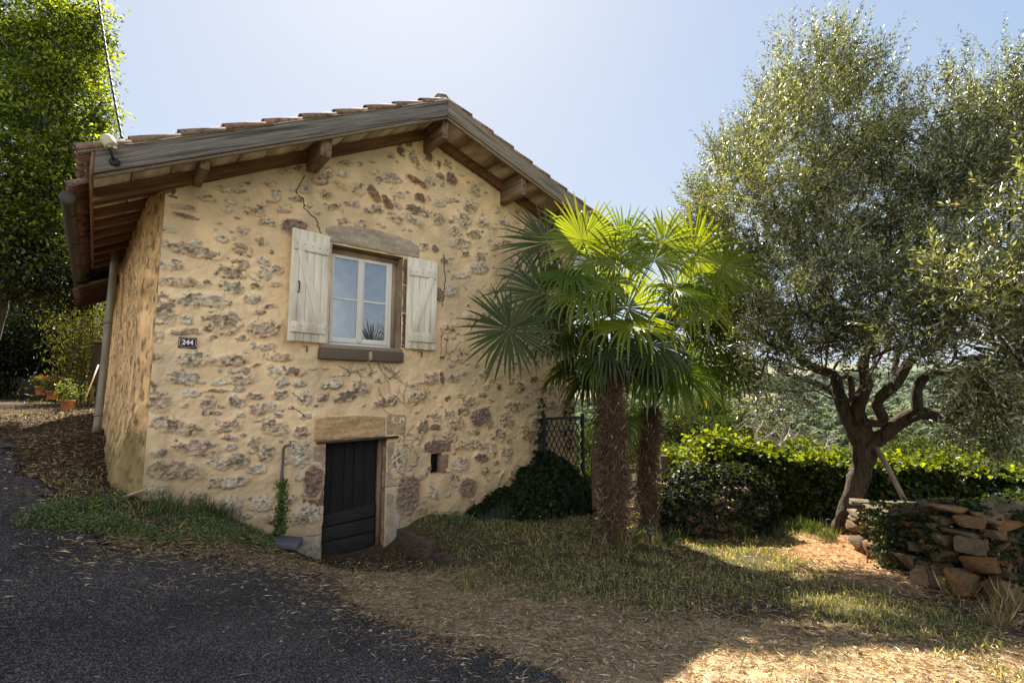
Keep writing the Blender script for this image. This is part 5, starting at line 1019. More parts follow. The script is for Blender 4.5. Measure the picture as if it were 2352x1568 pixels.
# (e) long ivy hedge on the terrace wall, sunlit top and dark face put into the leaf colours
hp = [at_y(1535, 1100, 9.3), at_y(1650, 1100, 9.3), at_y(1800, 1100, 9.2), at_y(1950, 1100, 9.1), at_y(2100, 1100, 9.0), at_y(2250, 1110, 8.8), at_y(2420, 1120, 8.6), at_y(2600, 1125, 8.4)]
hp = np.array(hp); topz = np.array([.80, 1.14, 1.02, .92, .88, .80, .66, .56]); n = 46000
t = rng.random(n) * (len(hp) - 1); i = t.astype(int).clip(0, len(hp) - 2); f = (t - i)[:, None]; cx_ = hp[i] * (1 - f) + hp[i + 1] * f; tz_ = topz[i] * (1 - f[:, 0]) + topz[i + 1] * f[:, 0] + (fbm(t * 5, t * 0, 63) - .5) * .30
an = rng.uniform(-.5, 3.3, n); rY = .42; rz_ = tz_ * .5 + .12; pw = lambda q: np.sign(q) * np.abs(q) ** .7
bump_ = 1 + .8 * (fbm(t * 4.2, an * 2.2, 65) - .5); rnd = rng.uniform(.88, 1.04, n)
P = cx_.copy(); P[:, 1] += -pw(np.cos(an)) * rY * bump_ * rnd; P[:, 2] = -.15 + (tz_ + .15) * (.5 + .5 * pw(np.sin(an))) * (1 + .5 * (fbm(t * 4, an * 1.5, 67) - .5)) * rnd
Nr = np.stack([0 * an, -np.cos(an), np.sin(an) + .3], 1)
he = empty('ivy_hedge', hp[3] * [1, 1, 0], 'long ivy covered terrace wall with sunlit yellow green leaves on top', 'hedge')
up_ = sstep(.3, 1.0, np.sin(an))
pal = [((.018, .028, .008), .6), ((.06, .08, .012), .4)]
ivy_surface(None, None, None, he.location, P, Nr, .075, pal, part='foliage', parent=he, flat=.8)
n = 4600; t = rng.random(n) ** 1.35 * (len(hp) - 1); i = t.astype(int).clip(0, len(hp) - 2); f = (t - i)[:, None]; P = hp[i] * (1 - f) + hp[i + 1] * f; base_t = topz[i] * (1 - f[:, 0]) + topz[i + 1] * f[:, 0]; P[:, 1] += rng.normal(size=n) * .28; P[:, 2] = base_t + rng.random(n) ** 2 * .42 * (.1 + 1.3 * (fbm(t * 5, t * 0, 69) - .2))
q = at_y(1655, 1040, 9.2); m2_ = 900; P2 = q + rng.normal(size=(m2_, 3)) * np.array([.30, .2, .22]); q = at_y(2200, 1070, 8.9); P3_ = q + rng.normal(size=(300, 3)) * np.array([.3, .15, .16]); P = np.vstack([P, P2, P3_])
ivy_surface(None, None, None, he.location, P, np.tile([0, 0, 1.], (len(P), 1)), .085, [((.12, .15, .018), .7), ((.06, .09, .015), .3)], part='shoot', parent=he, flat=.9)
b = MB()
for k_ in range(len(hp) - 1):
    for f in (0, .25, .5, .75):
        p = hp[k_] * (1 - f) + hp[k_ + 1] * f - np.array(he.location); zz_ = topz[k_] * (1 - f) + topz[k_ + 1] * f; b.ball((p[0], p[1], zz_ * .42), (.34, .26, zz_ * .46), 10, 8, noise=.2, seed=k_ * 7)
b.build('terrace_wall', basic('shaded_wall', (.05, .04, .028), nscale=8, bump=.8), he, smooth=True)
# dark ivy slope at the right edge behind the stone wall
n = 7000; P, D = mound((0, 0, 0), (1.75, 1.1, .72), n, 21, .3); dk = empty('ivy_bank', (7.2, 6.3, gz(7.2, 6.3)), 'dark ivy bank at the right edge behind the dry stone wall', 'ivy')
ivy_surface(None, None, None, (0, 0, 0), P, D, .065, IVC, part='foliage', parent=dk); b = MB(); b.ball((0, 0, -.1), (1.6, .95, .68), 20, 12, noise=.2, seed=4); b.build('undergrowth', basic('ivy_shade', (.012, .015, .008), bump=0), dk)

# (f) dry stone wall stub on the right
FP = np.array([(4.50, 6.85), (4.42, 6.1), (4.36, 5.25), (4.52, 5.0), (4.80, 5.12), (5.12, 5.8), (5.45, 6.6)]); wc = np.array([5.0, 6.0]); gw = gz(4.4, 5.4)
m_stone2 = basic('dry_stone', (1, 1, 1), rough=.9, spec=.15, nscale=28, namt=.4, bump=.9, bscale=60, attr='Col', stretch=(1, 1, 2.5))
dw = empty('dry_stone_wall', (5.0, 6.0, gw - .05), 'low dry stone wall end of rust brown field stones with mossy top', 'wall')
b = MB(); seg = np.diff(FP, axis=0); sl = np.hypot(*seg.T); tot = sl.sum(); z = 0.
HT = .60
def rock(b, c, dim, rot, seed, col):
    """angular broken stone: convex hull of a few points, subdivided and roughened"""
    rg = np.random.default_rng(seed + 500); bm = bmesh.new(); n_ = 15
    q = rg.uniform(-1, 1, (n_, 3)); q = np.sign(q) * np.abs(q) ** .45; q /= np.maximum(1, (np.abs(q) ** 6).sum(1) ** (1 / 6))[:, None]
    for v in q * np.array(dim): bm.verts.new(v)
    res = bmesh.ops.convex_hull(bm, input=bm.verts); bmesh.ops.delete(bm, geom=[g for g in res['geom_interior'] if isinstance(g, bmesh.types.BMVert)], context='VERTS')
    bmesh.ops.bevel(bm, geom=list(bm.edges), offset=min(dim) * .07, segments=1, affect='EDGES'); bmesh.ops.triangulate(bm, faces=bm.faces); bmesh.ops.subdivide_edges(bm, edges=bm.edges, cuts=2); bmesh.ops.triangulate(bm, faces=bm.faces)
    bm.verts.ensure_lookup_table(); V = np.array([v.co[:] for v in bm.verts]); T = np.array([[w.index for w in f.verts] for f in bm.faces]); bm.free()
    s1 = fbm3(V[:, 0] * 14 + seed, V[:, 1] * 14, V[:, 2] * 30, seed % 30 + 3) - .5; V = V * (1 + s1 * .26)[:, None]
    gg = fbm3(V[:, 0] * 9 + seed, V[:, 1] * 9, V[:, 2] * 34, 9)[:, None]; g2 = sstep(.5, .62, fbm3(V[:, 0] * 12, V[:, 1] * 12 + seed, V[:, 2] * 12, 19))[:, None]
    C = np.array(col) * (.5 + 1.0 * gg); C = C * (1 - .45 * g2) + np.array([.12, .115, .085]) * .45 * g2
    ca, sa = math.cos(rot), math.sin(rot); V = np.stack([V[:, 0] * ca - V[:, 1] * sa, V[:, 0] * sa + V[:, 1] * ca, V[:, 2]], 1) + np.array(c); b.add(V, (), T, C)
k_ = 0
while z < HT - .03:
    h = [.18, .13, .11, .08, .07, .06][min(int(z / .12), 5)] * rng.uniform(.85, 1.1); s = rng.uniform(-.2, 0)
    while s < tot:
        ln = rng.uniform(.15, .36) * (1.25 if z < .15 else 1.); hh = h * rng.uniform(.65, 1.3); m_ = min(max(s + ln / 2, 0), tot - .01); j = np.searchsorted(np.cumsum(sl), m_); j = min(j, len(seg) - 1); f = (m_ - (np.cumsum(sl)[j] - sl[j])) / sl[j]; p = FP[j] + seg[j] * f; di = seg[j] / sl[j]; inn = (wc - p); inn /= np.linalg.norm(inn)
        bat = (HT - z) * .12; p = p - inn * bat + inn * rng.uniform(.02, .09); base_c = [(.17, .10, .05), (.11, .075, .045), (.17, .13, .085), (.13, .09, .055), (.20, .10, .04), (.17, .12, .075)][rng.integers(6)]
        rock(b, (p[0] - 5.0, p[1] - 6.0, z + h / 2 + .03 + rng.uniform(-.022, .022)), (ln * .49, rng.uniform(.10, .16), hh * .52), math.atan2(di[1], di[0]) + rng.normal() * .12, k_, np.array(base_c) * rng.uniform(.8, 1.15)); k_ += 1; s += ln * 1.0
    z += h * .97
zsc = lambda V: V * np.stack([0 * V[:, 0] + 1, 0 * V[:, 0] + 1, 1 + .38 * sstep(.5, -.75, V[:, 1])], 1)
b.V = [zsc(V) for V in b.V]; b.build('stonework', m_stone2, dw, usecol=True)
b = MB(); b.ball((0, .05, .24), (.50, .72, .32), 16, 8, p=.6); b.build('core', basic('gap_shade', (.012, .010, .007)), dw)  # near-black core stands in for shade in the gaps between stones
b = MB()
for i in range(34): 
    x, y = rng.uniform(-.55, .42), rng.uniform(-.84, .65)
    if (x / .62) ** 2 + (y / .95) ** 2 < 1.1: rock(b, (x, y, HT + rng.uniform(.01, .05)), (rng.uniform(.14, .26), rng.uniform(.10, .18), .045), rng.normal() * .6, 100 + i, np.array([.13, .105, .075]) * rng.uniform(.7, 1.1))
for i in range(4): a_ = rng.uniform(3.6, 4.6); rock(b, (.70 * math.cos(a_) - .05, 1.02 * math.sin(a_), .09), (rng.uniform(.13, .24), .12, rng.uniform(.07, .12)), a_ + 1.5, 200 + i, np.array([.24, .15, .09]) * rng.uniform(.8, 1.2))
b.V = [zsc(V) for V in b.V]; b.build('capstone', m_stone2, dw, usecol=True)
n = 2600; P = []
for cx_, cy_, cz_, sx_, sz_, k_ in ((-.45, -.6, .63, .22, .04, 380), (-.70, -.55, .42, .12, .14, 300), (-.66, -.15, .46, .14, .12, 300), (-.50, -.9, .42, .08, .16, 300), (-.62, .35, .5, .16, .10, 220), (-.32, -1.02, .20, .06, .16, 200), (.45, -.75, .45, .14, .22, 500), (-.1, -1.0, .5, .16, .1, 300), (-.72, .1, .35, .15, .2, 300)):
    P.append(np.array([cx_, cy_, cz_]) + rng.normal(size=(k_, 3)) * np.array([.06, sx_, sz_]) * .8)
P = np.vstack(P); P[:, 2] = P[:, 2].clip(.05, HT + .12); P = zsc(P); ivy_surface(None, None, None, (0, 0, 0), P, np.tile([-.8, -.5, .4], (len(P), 1)), .045, IVC, part='ivy', parent=dw)
n = 9000; P = np.stack([rng.uniform(-.55, .2, n), rng.uniform(-.75, .5, n), 0 * np.zeros(n)], 1); kk = fbm(P[:, 0] * 4, P[:, 1] * 4, 71) > .50; P = P[kk]; P[:, 2] = HT + .075 + rng.uniform(-.02, .015, len(P)); P = zsc(P); leaf_obj('moss', P, rand_unit(len(P)) + [0, 0, 1], .018, .012, hsvary((.10, .10, .025), len(P)), m_grass, dw)

# prop stick, dead tree, solar lamp, beam, slab, bark
q0, q1 = at_y(2008, 1020, 7.5), at_y(2078, 1150, 7.0); b = MB(); b.tube([(0, 0, 0), (q0 - q1) * .5 + [.01, 0, .01], q0 - q1], [.035, .033, .036], 10, jit=.1); o = b.build('prop_stick', basic('prop_wood', (.22, .17, .12), nscale=6, stretch=(3, 3, .6), namt=.3, bump=.5), None, smooth=True); o.location = q1; setp(o, 'bare wooden prop leaning up against the olive trunk from the stone wall', 'prop')
def deadtree(base, hgt, seed, label):
    r_ = np.random.default_rng(seed); b = MB()
    def grow(p, d, L, r, dep):
        n_ = 5; P = [p]; 
        for i in range(n_): d = d + r_.normal(size=3) * .22; d[1] *= .8; d = d / np.linalg.norm(d); P.append(P[-1] + d * L / n_)
        b.tube(P, np.linspace(r, r * .6, n_ + 1), 6, caps=False)
        if dep:
            for _ in range(3 if dep > 1 else 2): dd = d + r_.normal(size=3) * .75 + [0, 0, .1]; grow(P[r_.integers(2, n_ + 1)], dd / np.linalg.norm(dd), L * r_.uniform(.5, .8), r * .6, dep - 1)
    for _ in range(4): d0 = np.array([r_.normal() * .8, r_.normal() * .4, 1.]); grow(np.zeros(3), d0 / np.linalg.norm(d0), hgt * r_.uniform(.4, .6), .045, 3)
    o = b.build('dead_tree', basic('dead_wood', (.30, .26, .23), nscale=12, bump=.4), None, smooth=True); o.location = base; return setp(o, label, 'tree')
q = at_y(1770, 1090, 11.5); deadtree(q, 1.7, 5, 'bare grey dead branches rising behind the sunlit hedge left of the olive trunk')
q = at_y(1860, 1100, 12.5); deadtree(q, 1.3, 11, 'low sprawling bare dead branches behind the hedge nearest the olive trunk')
lmp = at_z(1494, 1244, .12); sl_ = empty('solar_lamp', (lmp[0], lmp[1] - .0, gz(lmp[0], lmp[1])), 'small dark solar garden lamp standing at the foot of the palms', 'garden lamp')
b = MB(); b.tube([(0, 0, -.05), (0, 0, .12)], .008, 8); b.build('stake', m_iron, sl_)
b = MB(); b.tube([(0, 0, .12), (0, 0, .13), (0, 0, .20)], [.02, .045, .05], 16); b.build('lens', basic('smoked_lens', (.10, .10, .11), rough=.2, bump=0), sl_, smooth=True)
b = MB(); b.tube([(0, 0, .198), (0, 0, .203), (0, 0, .24), (0, 0, .252)], [.05, .075, .068, .04], 20); b.build('cap', basic('lamp_cap', (.06, .06, .065), rough=.35, bump=0), sl_, smooth=True)
q0, q1 = np.array([*at_z(920, 1225, .30)[:2], .25]), np.array([*at_z(1062, 1290, .2)[:2], .14]); b = MB(); d_ = q1 - q0
Pb = np.linspace(0, 1, 14); b.beam((0, 0, 0), d_ * .58, .15, .26); b.beam(d_ * .57 + [.02, -.01, -.05], d_, .11, .16); o = b.build('railway_sleeper', basic('rotten_beam', (.065, .045, .032), rough=.95, nscale=8, namt=.7, bump=1, bscale=14, stretch=(1.5, 1.5, 5)), None, bev=.015); o.location = q0; setp(o, 'rotting dark timber beam holding back earth right of the cellar door', 'beam')
q = at_z(628, 1240, gz(*at_z(628, 1240, .35)[:2]) + .05); b = MB(); b.box((-.30, -.13, -.05), (.30, .13, .02)); o = b.build('stone_slab', basic('slate', (.10, .095, .11), rough=.7, nscale=5, namt=.2, bump=.4), None, bev=.012); o.location = q; o.rotation_euler = (R(4), R(7), YAW - .5); setp(o, 'flat grey slate slab lying on the ground left of the cellar door', 'slab')
q = ghit(285, 1152); b = MB(); tt = np.linspace(0, 1, 14); V = []
for t_ in tt:
    for s_ in np.linspace(-1, 1, 7): wq = .055 * math.sin(math.pi * min(1, t_ * .92 + .08)) + .004; V.append((-.18 + .36 * t_, s_ * wq, .012 + .05 * s_ * s_ * .7 * (1 - .4 * t_) + .07 * t_ ** 2))
b.add(V, [(i * 7 + j, (i + 1) * 7 + j, (i + 1) * 7 + j + 1, i * 7 + j + 1) for i in range(13) for j in range(6)]); o = b.build('dried_sheath', basic('sheath_pale', (.62, .48, .31), rough=.7, nscale=5, namt=.15, stretch=(.5, 4, 4), bump=.3), None, smooth=True); o.location = q; o.rotation_euler = (0, -.1, .45); setp(o, 'pale curled dry palm sheath lying at the left corner of the house', 'dry sheath')

# ---------- ground cover
def onground(P2, dz=0.): return np.c_[P2, samp(GZ, P2[:, 0], P2[:, 1]) + dz]
def scatter(n, f, box): 
    P = np.c_[rng.uniform(box[0], box[1], n), rng.uniform(box[2], box[3], n)]; w = f(P[:, 0], P[:, 1]); return P[rng.random(n) < w]
nearw = lambda x, y: 1 / (1 + (np.hypot(x, y) / 5.) ** 2)
SHX = (-10, 8, 2.0, 11)
inside = lambda x, y: (lambda u, v: (u > -.15) & (v > -.03) & (u < 6.4))((x - O[0]) * U[0] + (y - O[1]) * U[1], (x - O[0]) * N[0] + (y - O[1]) * N[1])
def blades(name, P2, Lr, W, col, mt, lean=.45, label='', cat='', dz=-.01):
    P = onground(P2, dz); n = len(P); D = rng.normal(size=(n, 3)) * lean + np.array([0, 0, 1.]); Ls = rng.uniform(*Lr, n); o = leaf_obj(name, P, D, Ls, W, col, mt, None, fold=.2); return setp(o, label, cat, kind='stuff')
def f_g(x, y): return np.clip(samp(GG, x, y) * 1.0 * (fbm(x * 3, y * 3, 81) > .36) + .07 * (1 - samp(GA, x, y)), 0, 1) * ~inside(x, y) * (.35 + .65 * nearw(x, y) * 2).clip(0, 1)
P = scatter(330000, f_g, SHX); print('grass', len(P)); n = len(P); k = rng.random(n)[:, None]
blades('grass', P, (.025, .10), .0045, np.where(k < .62, hsvary((.105, .13, .026), n, .4), hsvary((.50, .41, .18), n)), m_grass, .55, 'short patchy green grass around the palms and along the wall foot', 'grass')
# low clover weeds along the wall foot
def f_c(x, y): return (sdf(x, y, GREEN[0]) < .08) * (fbm(x * 4, y * 4, 83) > .44) * ~inside(x, y)
P = scatter(260000, f_c, (-5.5, -.8, 3.5, 8.0)); print('clover', len(P)); hgt = fbm(P[:, 0] * 4, P[:, 1] * 4, 85)
P3c = onground(P); P3c[:, 2] += rng.random(len(P)) ** 1.3 * (.02 + .20 * (hgt - .35).clip(0)); n = len(P)
o = leaf_obj('clover_weeds', P3c, rng.normal(size=(n, 3)) * [1, 1, .4], rng.uniform(.012, .024, n), .016, hsvary((.14, .19, .065), n, .4), m_grass, None, nrm=np.array([0, 0, 1.]) + rng.normal(size=(n, 3)) * .35); setp(o, 'low clover weeds along the foot of the wall by the drive', 'weeds', kind='stuff')
def tufts(name, label, pts, n_each, Lr, col, w=.005):
    P = np.concatenate([np.c_[rng.normal(c[0], c[2], n_each), rng.normal(c[1], c[2], n_each)] for c in pts]); return blades(name, P, Lr, w, hsvary(col, len(P)), m_grass, .38, label, 'grass')
tp1 = [(*ghit(*q)[:2], .07) for q in ((520, 1195), (560, 1190), (600, 1205), (480, 1185), (380, 1180), (1780, 1235), (1830, 1215), (1870, 1225), (1900, 1240), (1460, 1245), (1420, 1262), (1540, 1240))]
tufts('tall_grass', 'taller tufts of grass at the wall foot and beside the olive tree', tp1, 130, (.08, .26), (.10, .13, .03))
tp2 = [(*ghit(*q)[:2], .05) for q in ((1390, 1262), (1430, 1265), (1500, 1250), (2290, 1440), (2310, 1400), (2200, 1370))]
tufts('dry_tall_grass', 'dry pale grass stalks at the palm feet and the right edge', tp2, 70, (.10, .32), (.36, .28, .14), .003)
# straw, dead leaves
def litter(name, n, f, box, Lr, wr, cols, label, curl=.3, dz=.006):
    P = scatter(n, f, box); n = len(P); P = onground(P); P[:, 2] += rng.uniform(.001, dz * 2.5, n); a_ = rng.random(n) * 6.28; D = np.stack([np.cos(a_), np.sin(a_), rng.normal(size=n) * .08], 1); Ls = rng.uniform(*Lr, n)
    c = np.array(cols)[rng.integers(len(cols), size=n)] * rng.uniform(.6, 1.3, (n, 1)); o = leaf_obj(name, P, D, Ls, Ls * rng.uniform(*wr, n), c, m_straw, None, fold=curl, nrm=np.array([0, 0, 1.]) + rng.normal(size=(n, 3)) * .3); print(name, n); return setp(o, label, 'litter', kind='stuff')
edge = lambda x, y: np.exp(-(sdf(x, y, ASPH) / .42) ** 2) + .25 * np.exp(-(sdf(x, y, ASPH) / 1.0) ** 2)
f_s = lambda x, y: np.clip(samp(GD, x, y) * .9 + edge(x, y) * .65 + .20 * (1 - samp(GA, x, y)), 0, 1) * (.25 + .9 * fbm(x * 4, y * 4, 87)) * ~inside(x, y)
litter('straw', 190000, f_s, SHX, (.025, .12), (.03, .08), [(.60, .45, .25), (.78, .62, .38), (.38, .25, .13), (.15, .09, .05), (.50, .35, .18)], 'dry straw and bamboo litter covering the bare ground')
litter('dry_leaves', 42000, lambda x, y: np.clip(edge(x, y) * .8 + .35 * samp(GD, x, y) + .25 * (1 - samp(GA, x, y)) + .014 * samp(GA, x, y), 0, 1) * ~inside(x, y), SHX, (.02, .05), (.35, .6), [(.30, .16, .08), (.42, .27, .15), (.24, .13, .07), (.5, .38, .24)], 'brown dead leaves scattered over the ground and drive')
litter('dry_leaves', 34000, lambda x, y: (1 - samp(GA, x, y)) * ~inside(x, y), (-9, -3.6, 4, 11.5), (.02, .07), (.2, .5), [(.13, .08, .045), (.20, .13, .075), (.08, .05, .028)], 'brown dead leaves heaped beside the side wall of the house')
litter('straw', 150000, f_s, (-3.5, 5.5, 2, 6.), (.02, .10), (.015, .04), [(.68, .52, .31), (.80, .66, .44), (.45, .31, .18), (.55, .40, .23)], 'fine dry straw strands on the bare ground nearest the drive')
litter('gravel', 30000, lambda x, y: samp(GA, x, y) * .8 * ~inside(x, y), (-7, 2, 2, 9), (.006, .014), (.7, 1.), [(.10, .10, .105), (.16, .15, .14), (.30, .27, .23), (.05, .05, .05)], 'loose grit on the asphalt drive', .2, .004)
litter('loose_straw', 9000, lambda x, y: samp(GA, x, y) * .6 * (.25 + 2.2 * (fbm(x * 1.2, y * 1.2, 89) - .4).clip(0)), (-7, 2, 2, 9), (.03, .13), (.02, .04), [(.40, .31, .2), (.30, .22, .14)], 'single dry straws lying on the drive')
# creeper on the standpipe and along the sill
vine = empty('pipe_creeper', loc2w(fac(640, 1200)[0], -.06, fac(640, 1215)[1] - .02), 'small green creeper growing up the standpipe below the tap', 'creeper')
n = 420; zq = rng.random(n) ** 1.3 * .62; P = np.c_[rng.normal(size=(n, 2)) * .035 * (1.3 - zq[:, None]), zq] + np.array(-N * .03)
ivy_surface(None, None, None, (0, 0, 0), P, np.tile(-N, (n, 1)), .034, [((.07, .12, .03), 1.)], part='foliage', parent=vine)
for q_, r_ in (([(0, 0, 0), (.01, 0, .3), (.0, 0, .7)], .006), ([(.02, 0, 0), (-.01, 0, .35), (.01, 0, .66)], .004)): b = MB(); b.tube(q_, r_, 5); b.build('stem', m_bark2, vine)
# little plants at the wall foot right of the door
for (px, py, rr_, hh, nn_, lab) in ((1050, 1205, .22, .14, 500, 'low leafy weeds growing behind the rotting beam'), (1165, 1150, .16, .26, 320, 'spindly weed against the wall under the niche'), (700, 1262, .10, .07, 260, 'small bright green parsley like weed beside the slab'), (1240, 1175, .2, .2, 350, 'clump of weeds at the edge of the dark ivy'), (2170, 1330, .16, .15, 380, 'leafy weeds at the foot of the dry stone wall'), (2050, 1300, .14, .12, 300, 'small weeds where the grass meets the dry stone wall')):
    q = ghit(px, py); P = rng.normal(size=(nn_, 3)) * [rr_ * .6, rr_ * .6, hh * .3] + [0, 0, hh * .45]; P[:, 2] = np.abs(P[:, 2]); o = leaf_obj('weed', P + q, rng.normal(size=(nn_, 3)), .035, .018, hsvary((.075, .115, .035), nn_), m_grass, None, origin=q); setp(o, lab, 'weed')
# dandelions
k_ = 0
for (px, py, h) in ((265, 1148, .12), (235, 1165, .08), (1505, 1240, .10), (1560, 1245, .12), (1575, 1255, .14), (1300, 1225, .12), (1345, 1215, .1), (1710, 1275, .16), (1765, 1265, .10), (1715, 1345, .10), (1640, 1295, .08), (1705, 1380, .08), (2270, 1290 + 40, .20), (2170, 1370, .22), (1180, 1200, .16), (1240, 1190, .12), (1600, 1330, .08)):
    q = ghit(px, py + 14); r_ = empty('dandelion', q, 'tiny yellow dandelion flower on a thin stalk in the grass', 'flower', 'yellow dandelions in the grass')
    b = MB(); e_ = np.array([rng.normal() * .02, rng.normal() * .02, h]); b.tube([(0, 0, -.01), e_ * .5 + [.005, 0, 0], e_], .0018, 4); b.build('stem', m_pet, r_)
    P = np.repeat(e_[None], 16, 0); a_ = np.arange(16) / 16 * 6.28; leaf_obj('flower_head', P, np.stack([np.cos(a_), np.sin(a_), .35 + 0 * a_], 1), .016, .007, np.tile([.75, .55, .02], (16, 1)), m_straw, r_)

# ---------- valley: near bushes one by one, far wood as a mass
def crownmesh(c, r, n, pal, L):
    d = rand_unit(n); k = .8 + .5 * fbm3(d[:, 0] * 2 + c[0], d[:, 1] * 2 + c[1], d[:, 2] * 2, 91); return c + d * (r * k)[:, None] if np.ndim(r) else c + d * r * k[:, None], d
mids = [(1375, 1010, 26, 45), (1440, 960, 40, 40), (1560, 980, 24, 50), (1620, 930, 45, 45), (1680, 990, 20, 42), (1760, 1010, 30, 40), (1540, 1060, 17, 40), (1350, 1090, 15, 45), (1850, 1040, 34, 45), (2080, 1040, 40, 48), (2200, 1060, 36, 45), (2300, 1070, 30, 50), (1480, 1020, 34, 40), (2140, 1085, 26, 42), (1900, 1085, 22, 40), (2345, 1110, 24, 40)]
gp = {0: 'pale green', 1: 'mid green', 2: 'dusty green'}
VL = ['green tree beyond the lattice panel, just right of the house corner', 'distant tree showing high between the palm trunk and the house', 'green tree beyond the wooden gate, right of the shorter palm', 'distant tree under the drooping right palm fronds', 'tree behind the bright vine shoots left of the dead branches', 'tree directly behind the bare grey dead branches', 'low bushy tree rising over the dark ivy wall end', 'low tree seen through the wooden gate behind the palms', 'tree just left of the olive trunk beyond the hedge', 'tree right of the olive trunk above the leaning prop', 'tree over the hedge behind the dry stone wall', 'tree near the right edge under the olive boughs', 'distant tree between the two palm trunks', 'low bushy tree right of the leaning prop touching the hedge', 'low bushy tree hidden behind the olive trunk', 'lowest bushy tree at the right edge beyond the hedge']
for k_, (px, py, Y, rp) in enumerate(mids):
    c0 = at_y(px, py, Y); r0 = rp / F_ * Y; base_z = min(float(hill(np.array([c0[0]]), np.array([c0[1]]))[0]), c0[2] - r0)
    bl_ = [(c0, r0), (c0 + np.array([-.6, .1, -.3]) * r0, r0 * .7), (c0 + np.array([.65, 0, -.25]) * r0, r0 * .68)]
    pc = [(.10, .115, .03), (.07, .09, .025), (.09, .10, .038)][k_ % 3]
    blob_tree('valley_tree', VL[k_], (c0[0], c0[1], base_z), bl_, .05 * r0 + .06, 5200, .10 * r0 + .03, [(pc, .7), (tuple(np.array(pc) * .6), .3)], m_far, 'tree', 'trees beyond the terrace hedge')
NT = 5200; r_ = np.sqrt(rng.random(NT)) * 760 + 75; az = R(1) + rng.random(NT) * R(50); x = r_ * np.sin(az); y = r_ * np.cos(az)
k = (fieldmask(x, y) < .3); x, y, r_ = x[k], y[k], r_[k]; NT = len(x); zt = hill(x, y); cr0 = rng.uniform(2.6, 5.2, NT); nl = 46
d = rand_unit(NT * nl).reshape(NT, nl, 3); d[:, :, 2] = np.abs(d[:, :, 2]) * 1.1 - .15; kk = rng.uniform(.75, 1.1, (NT, nl)); P = np.stack([x, y, zt + cr0 * .55], 1)[:, None] + d * (cr0[:, None] * kk)[:, :, None]
base_c = np.array([(.13, .16, .045), (.19, .21, .055), (.09, .115, .045), (.23, .235, .075)])[rng.integers(4, size=NT)] * rng.uniform(.75, 1.2, (NT, 1)); hz = sstep(60, 800, r_)[:, None] * .55 + .04; base_c = base_c * (1 - hz) + np.array([.32, .38, .36]) * hz  # distance haze mixed into the crown colours
C = np.repeat(base_c, nl, 0) * .68 * (.36 + .72 * (d[:, :, 2].reshape(-1, 1) + .2)); P = P.reshape(-1, 3); dd = d.reshape(-1, 3); n = len(P); cr_l = np.repeat(cr0, nl)  # crowns coloured lighter on top and darker below, as if lit from above
V, T, Cc = leaves(P, np.cross(dd, rand_unit(n)), cr_l * .55, cr_l * .50, C, .1, dd)
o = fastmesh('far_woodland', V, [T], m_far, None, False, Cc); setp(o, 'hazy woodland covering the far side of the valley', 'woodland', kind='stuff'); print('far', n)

# ================================================================== LIGHT, SKY, CAMERA
SUN_AZ, SUN_EL, CLOUD_FILL = R(-14), R(51), 2.7
w = bpy.data.worlds.new('World'); sc.world = w; w.use_nodes = True; nt = w.node_tree; nt.nodes.clear(); L = nt.links
out = nt.nodes.new('ShaderNodeOutputWorld'); bg = nt.nodes.new('ShaderNodeBackground'); sky = nt.nodes.new('ShaderNodeTexSky'); sky.sky_type = 'NISHITA'; sky.sun_disc = False; sky.sun_elevation = SUN_EL; sky.sun_rotation = SUN_AZ; sky.altitude = 300; sky.air_density = 1.0; sky.dust_density = 1.2; sky.ozone_density = 1.6
bg.inputs[1].default_value = 1.0
def vm(op, a=None, b=None):
    n_ = nt.nodes.new('ShaderNodeVectorMath'); n_.operation = op
    for i_, q_ in enumerate((a, b)):
        if q_ is None: continue
        if isinstance(q_, tuple): n_.inputs[i_].default_value = q_
        else: L.new(q_, n_.inputs[i_])
    return n_.outputs[0]
SK = .23; s1_ = vm('MULTIPLY', sky.outputs[0], (SK * .86, SK * .98, SK * 1.42))       # hazy summer sky: the glow round the sun levels off
num = vm('MULTIPLY', s1_, (2.35, 2.35, 2.38)); den = vm('ADD', vm('MULTIPLY', s1_, (2.2, 2.15, 2.1)), (1., 1., 1.)); hazy = vm('DIVIDE', num, den)
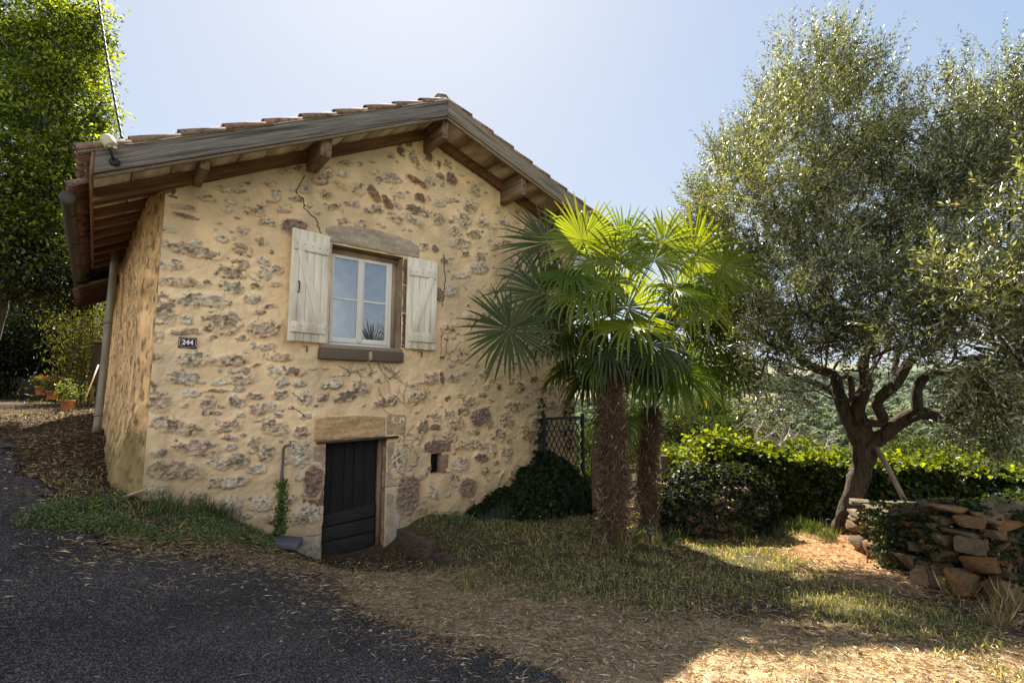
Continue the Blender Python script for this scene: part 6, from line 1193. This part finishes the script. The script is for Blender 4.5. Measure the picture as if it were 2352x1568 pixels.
# added unseen bright clouds behind the camera, fill light for the shaded facade
tcw = nt.nodes.new('ShaderNodeTexCoord'); sxyz = nt.nodes.new('ShaderNodeSeparateXYZ'); L.new(tcw.outputs['Generated'], sxyz.inputs[0])
nz = nt.nodes.new('ShaderNodeTexNoise'); nz.inputs['Scale'].default_value = 2.6; nz.inputs['Detail'].default_value = 7; nz.inputs['Roughness'].default_value = .55; L.new(tcw.outputs['Generated'], nz.inputs['Vector'])
def mrn(src, a, b, c=0., d=1.):
    q_ = nt.nodes.new('ShaderNodeMapRange'); q_.interpolation_type = 'SMOOTHSTEP'; q_.inputs[1].default_value = a; q_.inputs[2].default_value = b; q_.inputs[3].default_value = c; q_.inputs[4].default_value = d; L.new(src, q_.inputs[0]); return q_.outputs[0]
def mth(op, a, b):
    q_ = nt.nodes.new('ShaderNodeMath'); q_.operation = op; L.new(a, q_.inputs[0])
    if isinstance(b, float): q_.inputs[1].default_value = b
    else: L.new(b, q_.inputs[1])
    return q_.outputs[0]
cm = mth('MULTIPLY', mth('MULTIPLY', mrn(nz.outputs[0], .34, .58), mrn(sxyz.outputs[1], -.45, -.70)), mth('MULTIPLY', mrn(sxyz.outputs[2], .02, .15), mrn(sxyz.outputs[2], .80, .40)))
mxw = nt.nodes.new('ShaderNodeMix'); mxw.data_type = 'RGBA'; L.new(cm, mxw.inputs[0]); L.new(hazy, mxw.inputs[6]); mxw.inputs[7].default_value = (CLOUD_FILL * 1.0, CLOUD_FILL * .96, CLOUD_FILL * .90, 1)
L.new(mxw.outputs[2], bg.inputs[0]); L.new(bg.outputs[0], out.inputs[0])
sl = bpy.data.lights.new('sun', 'SUN'); sl.energy = 19.0; sl.angle = R(.53); sl.color = (1, .93, .80); so = bpy.data.objects.new('sun', sl); COL.objects.link(so)
dv = Vector((math.sin(SUN_AZ) * math.cos(SUN_EL), math.cos(SUN_AZ) * math.cos(SUN_EL), math.sin(SUN_EL))); so.rotation_euler = dv.to_track_quat('Z', 'Y').to_euler(); so.location = dv * 30
cd = bpy.data.cameras.new('camera'); cam = bpy.data.objects.new('camera', cd); COL.objects.link(cam); sc.camera = cam
cd.sensor_width = 36; cd.lens = F_ / 2352 * 36; cd.clip_end = 6000; cd.clip_start = .05
right = Vector((cr, -0 + sr * 0, 0)); up0 = Vector((0, -sp, cp)); fw = Vector((0, cp, sp)); ex = Vector((1, 0, 0))
rt = ex * cr + up0 * sr; upv = ex * -sr + up0 * cr
M = Matrix((( rt.x, upv.x, -fw.x, 0), (rt.y, upv.y, -fw.y, 0), (rt.z, upv.z, -fw.z, CZ), (0, 0, 0, 1))); cam.matrix_world = M
sc.view_settings.view_transform = 'Standard'; sc.view_settings.look = 'None'; sc.view_settings.exposure = 0; sc.view_settings.gamma = 1
sc.render.engine = 'CYCLES'; sc.cycles.use_denoising = True; sc.cycles.max_bounces = 8; sc.cycles.transparent_max_bounces = 12
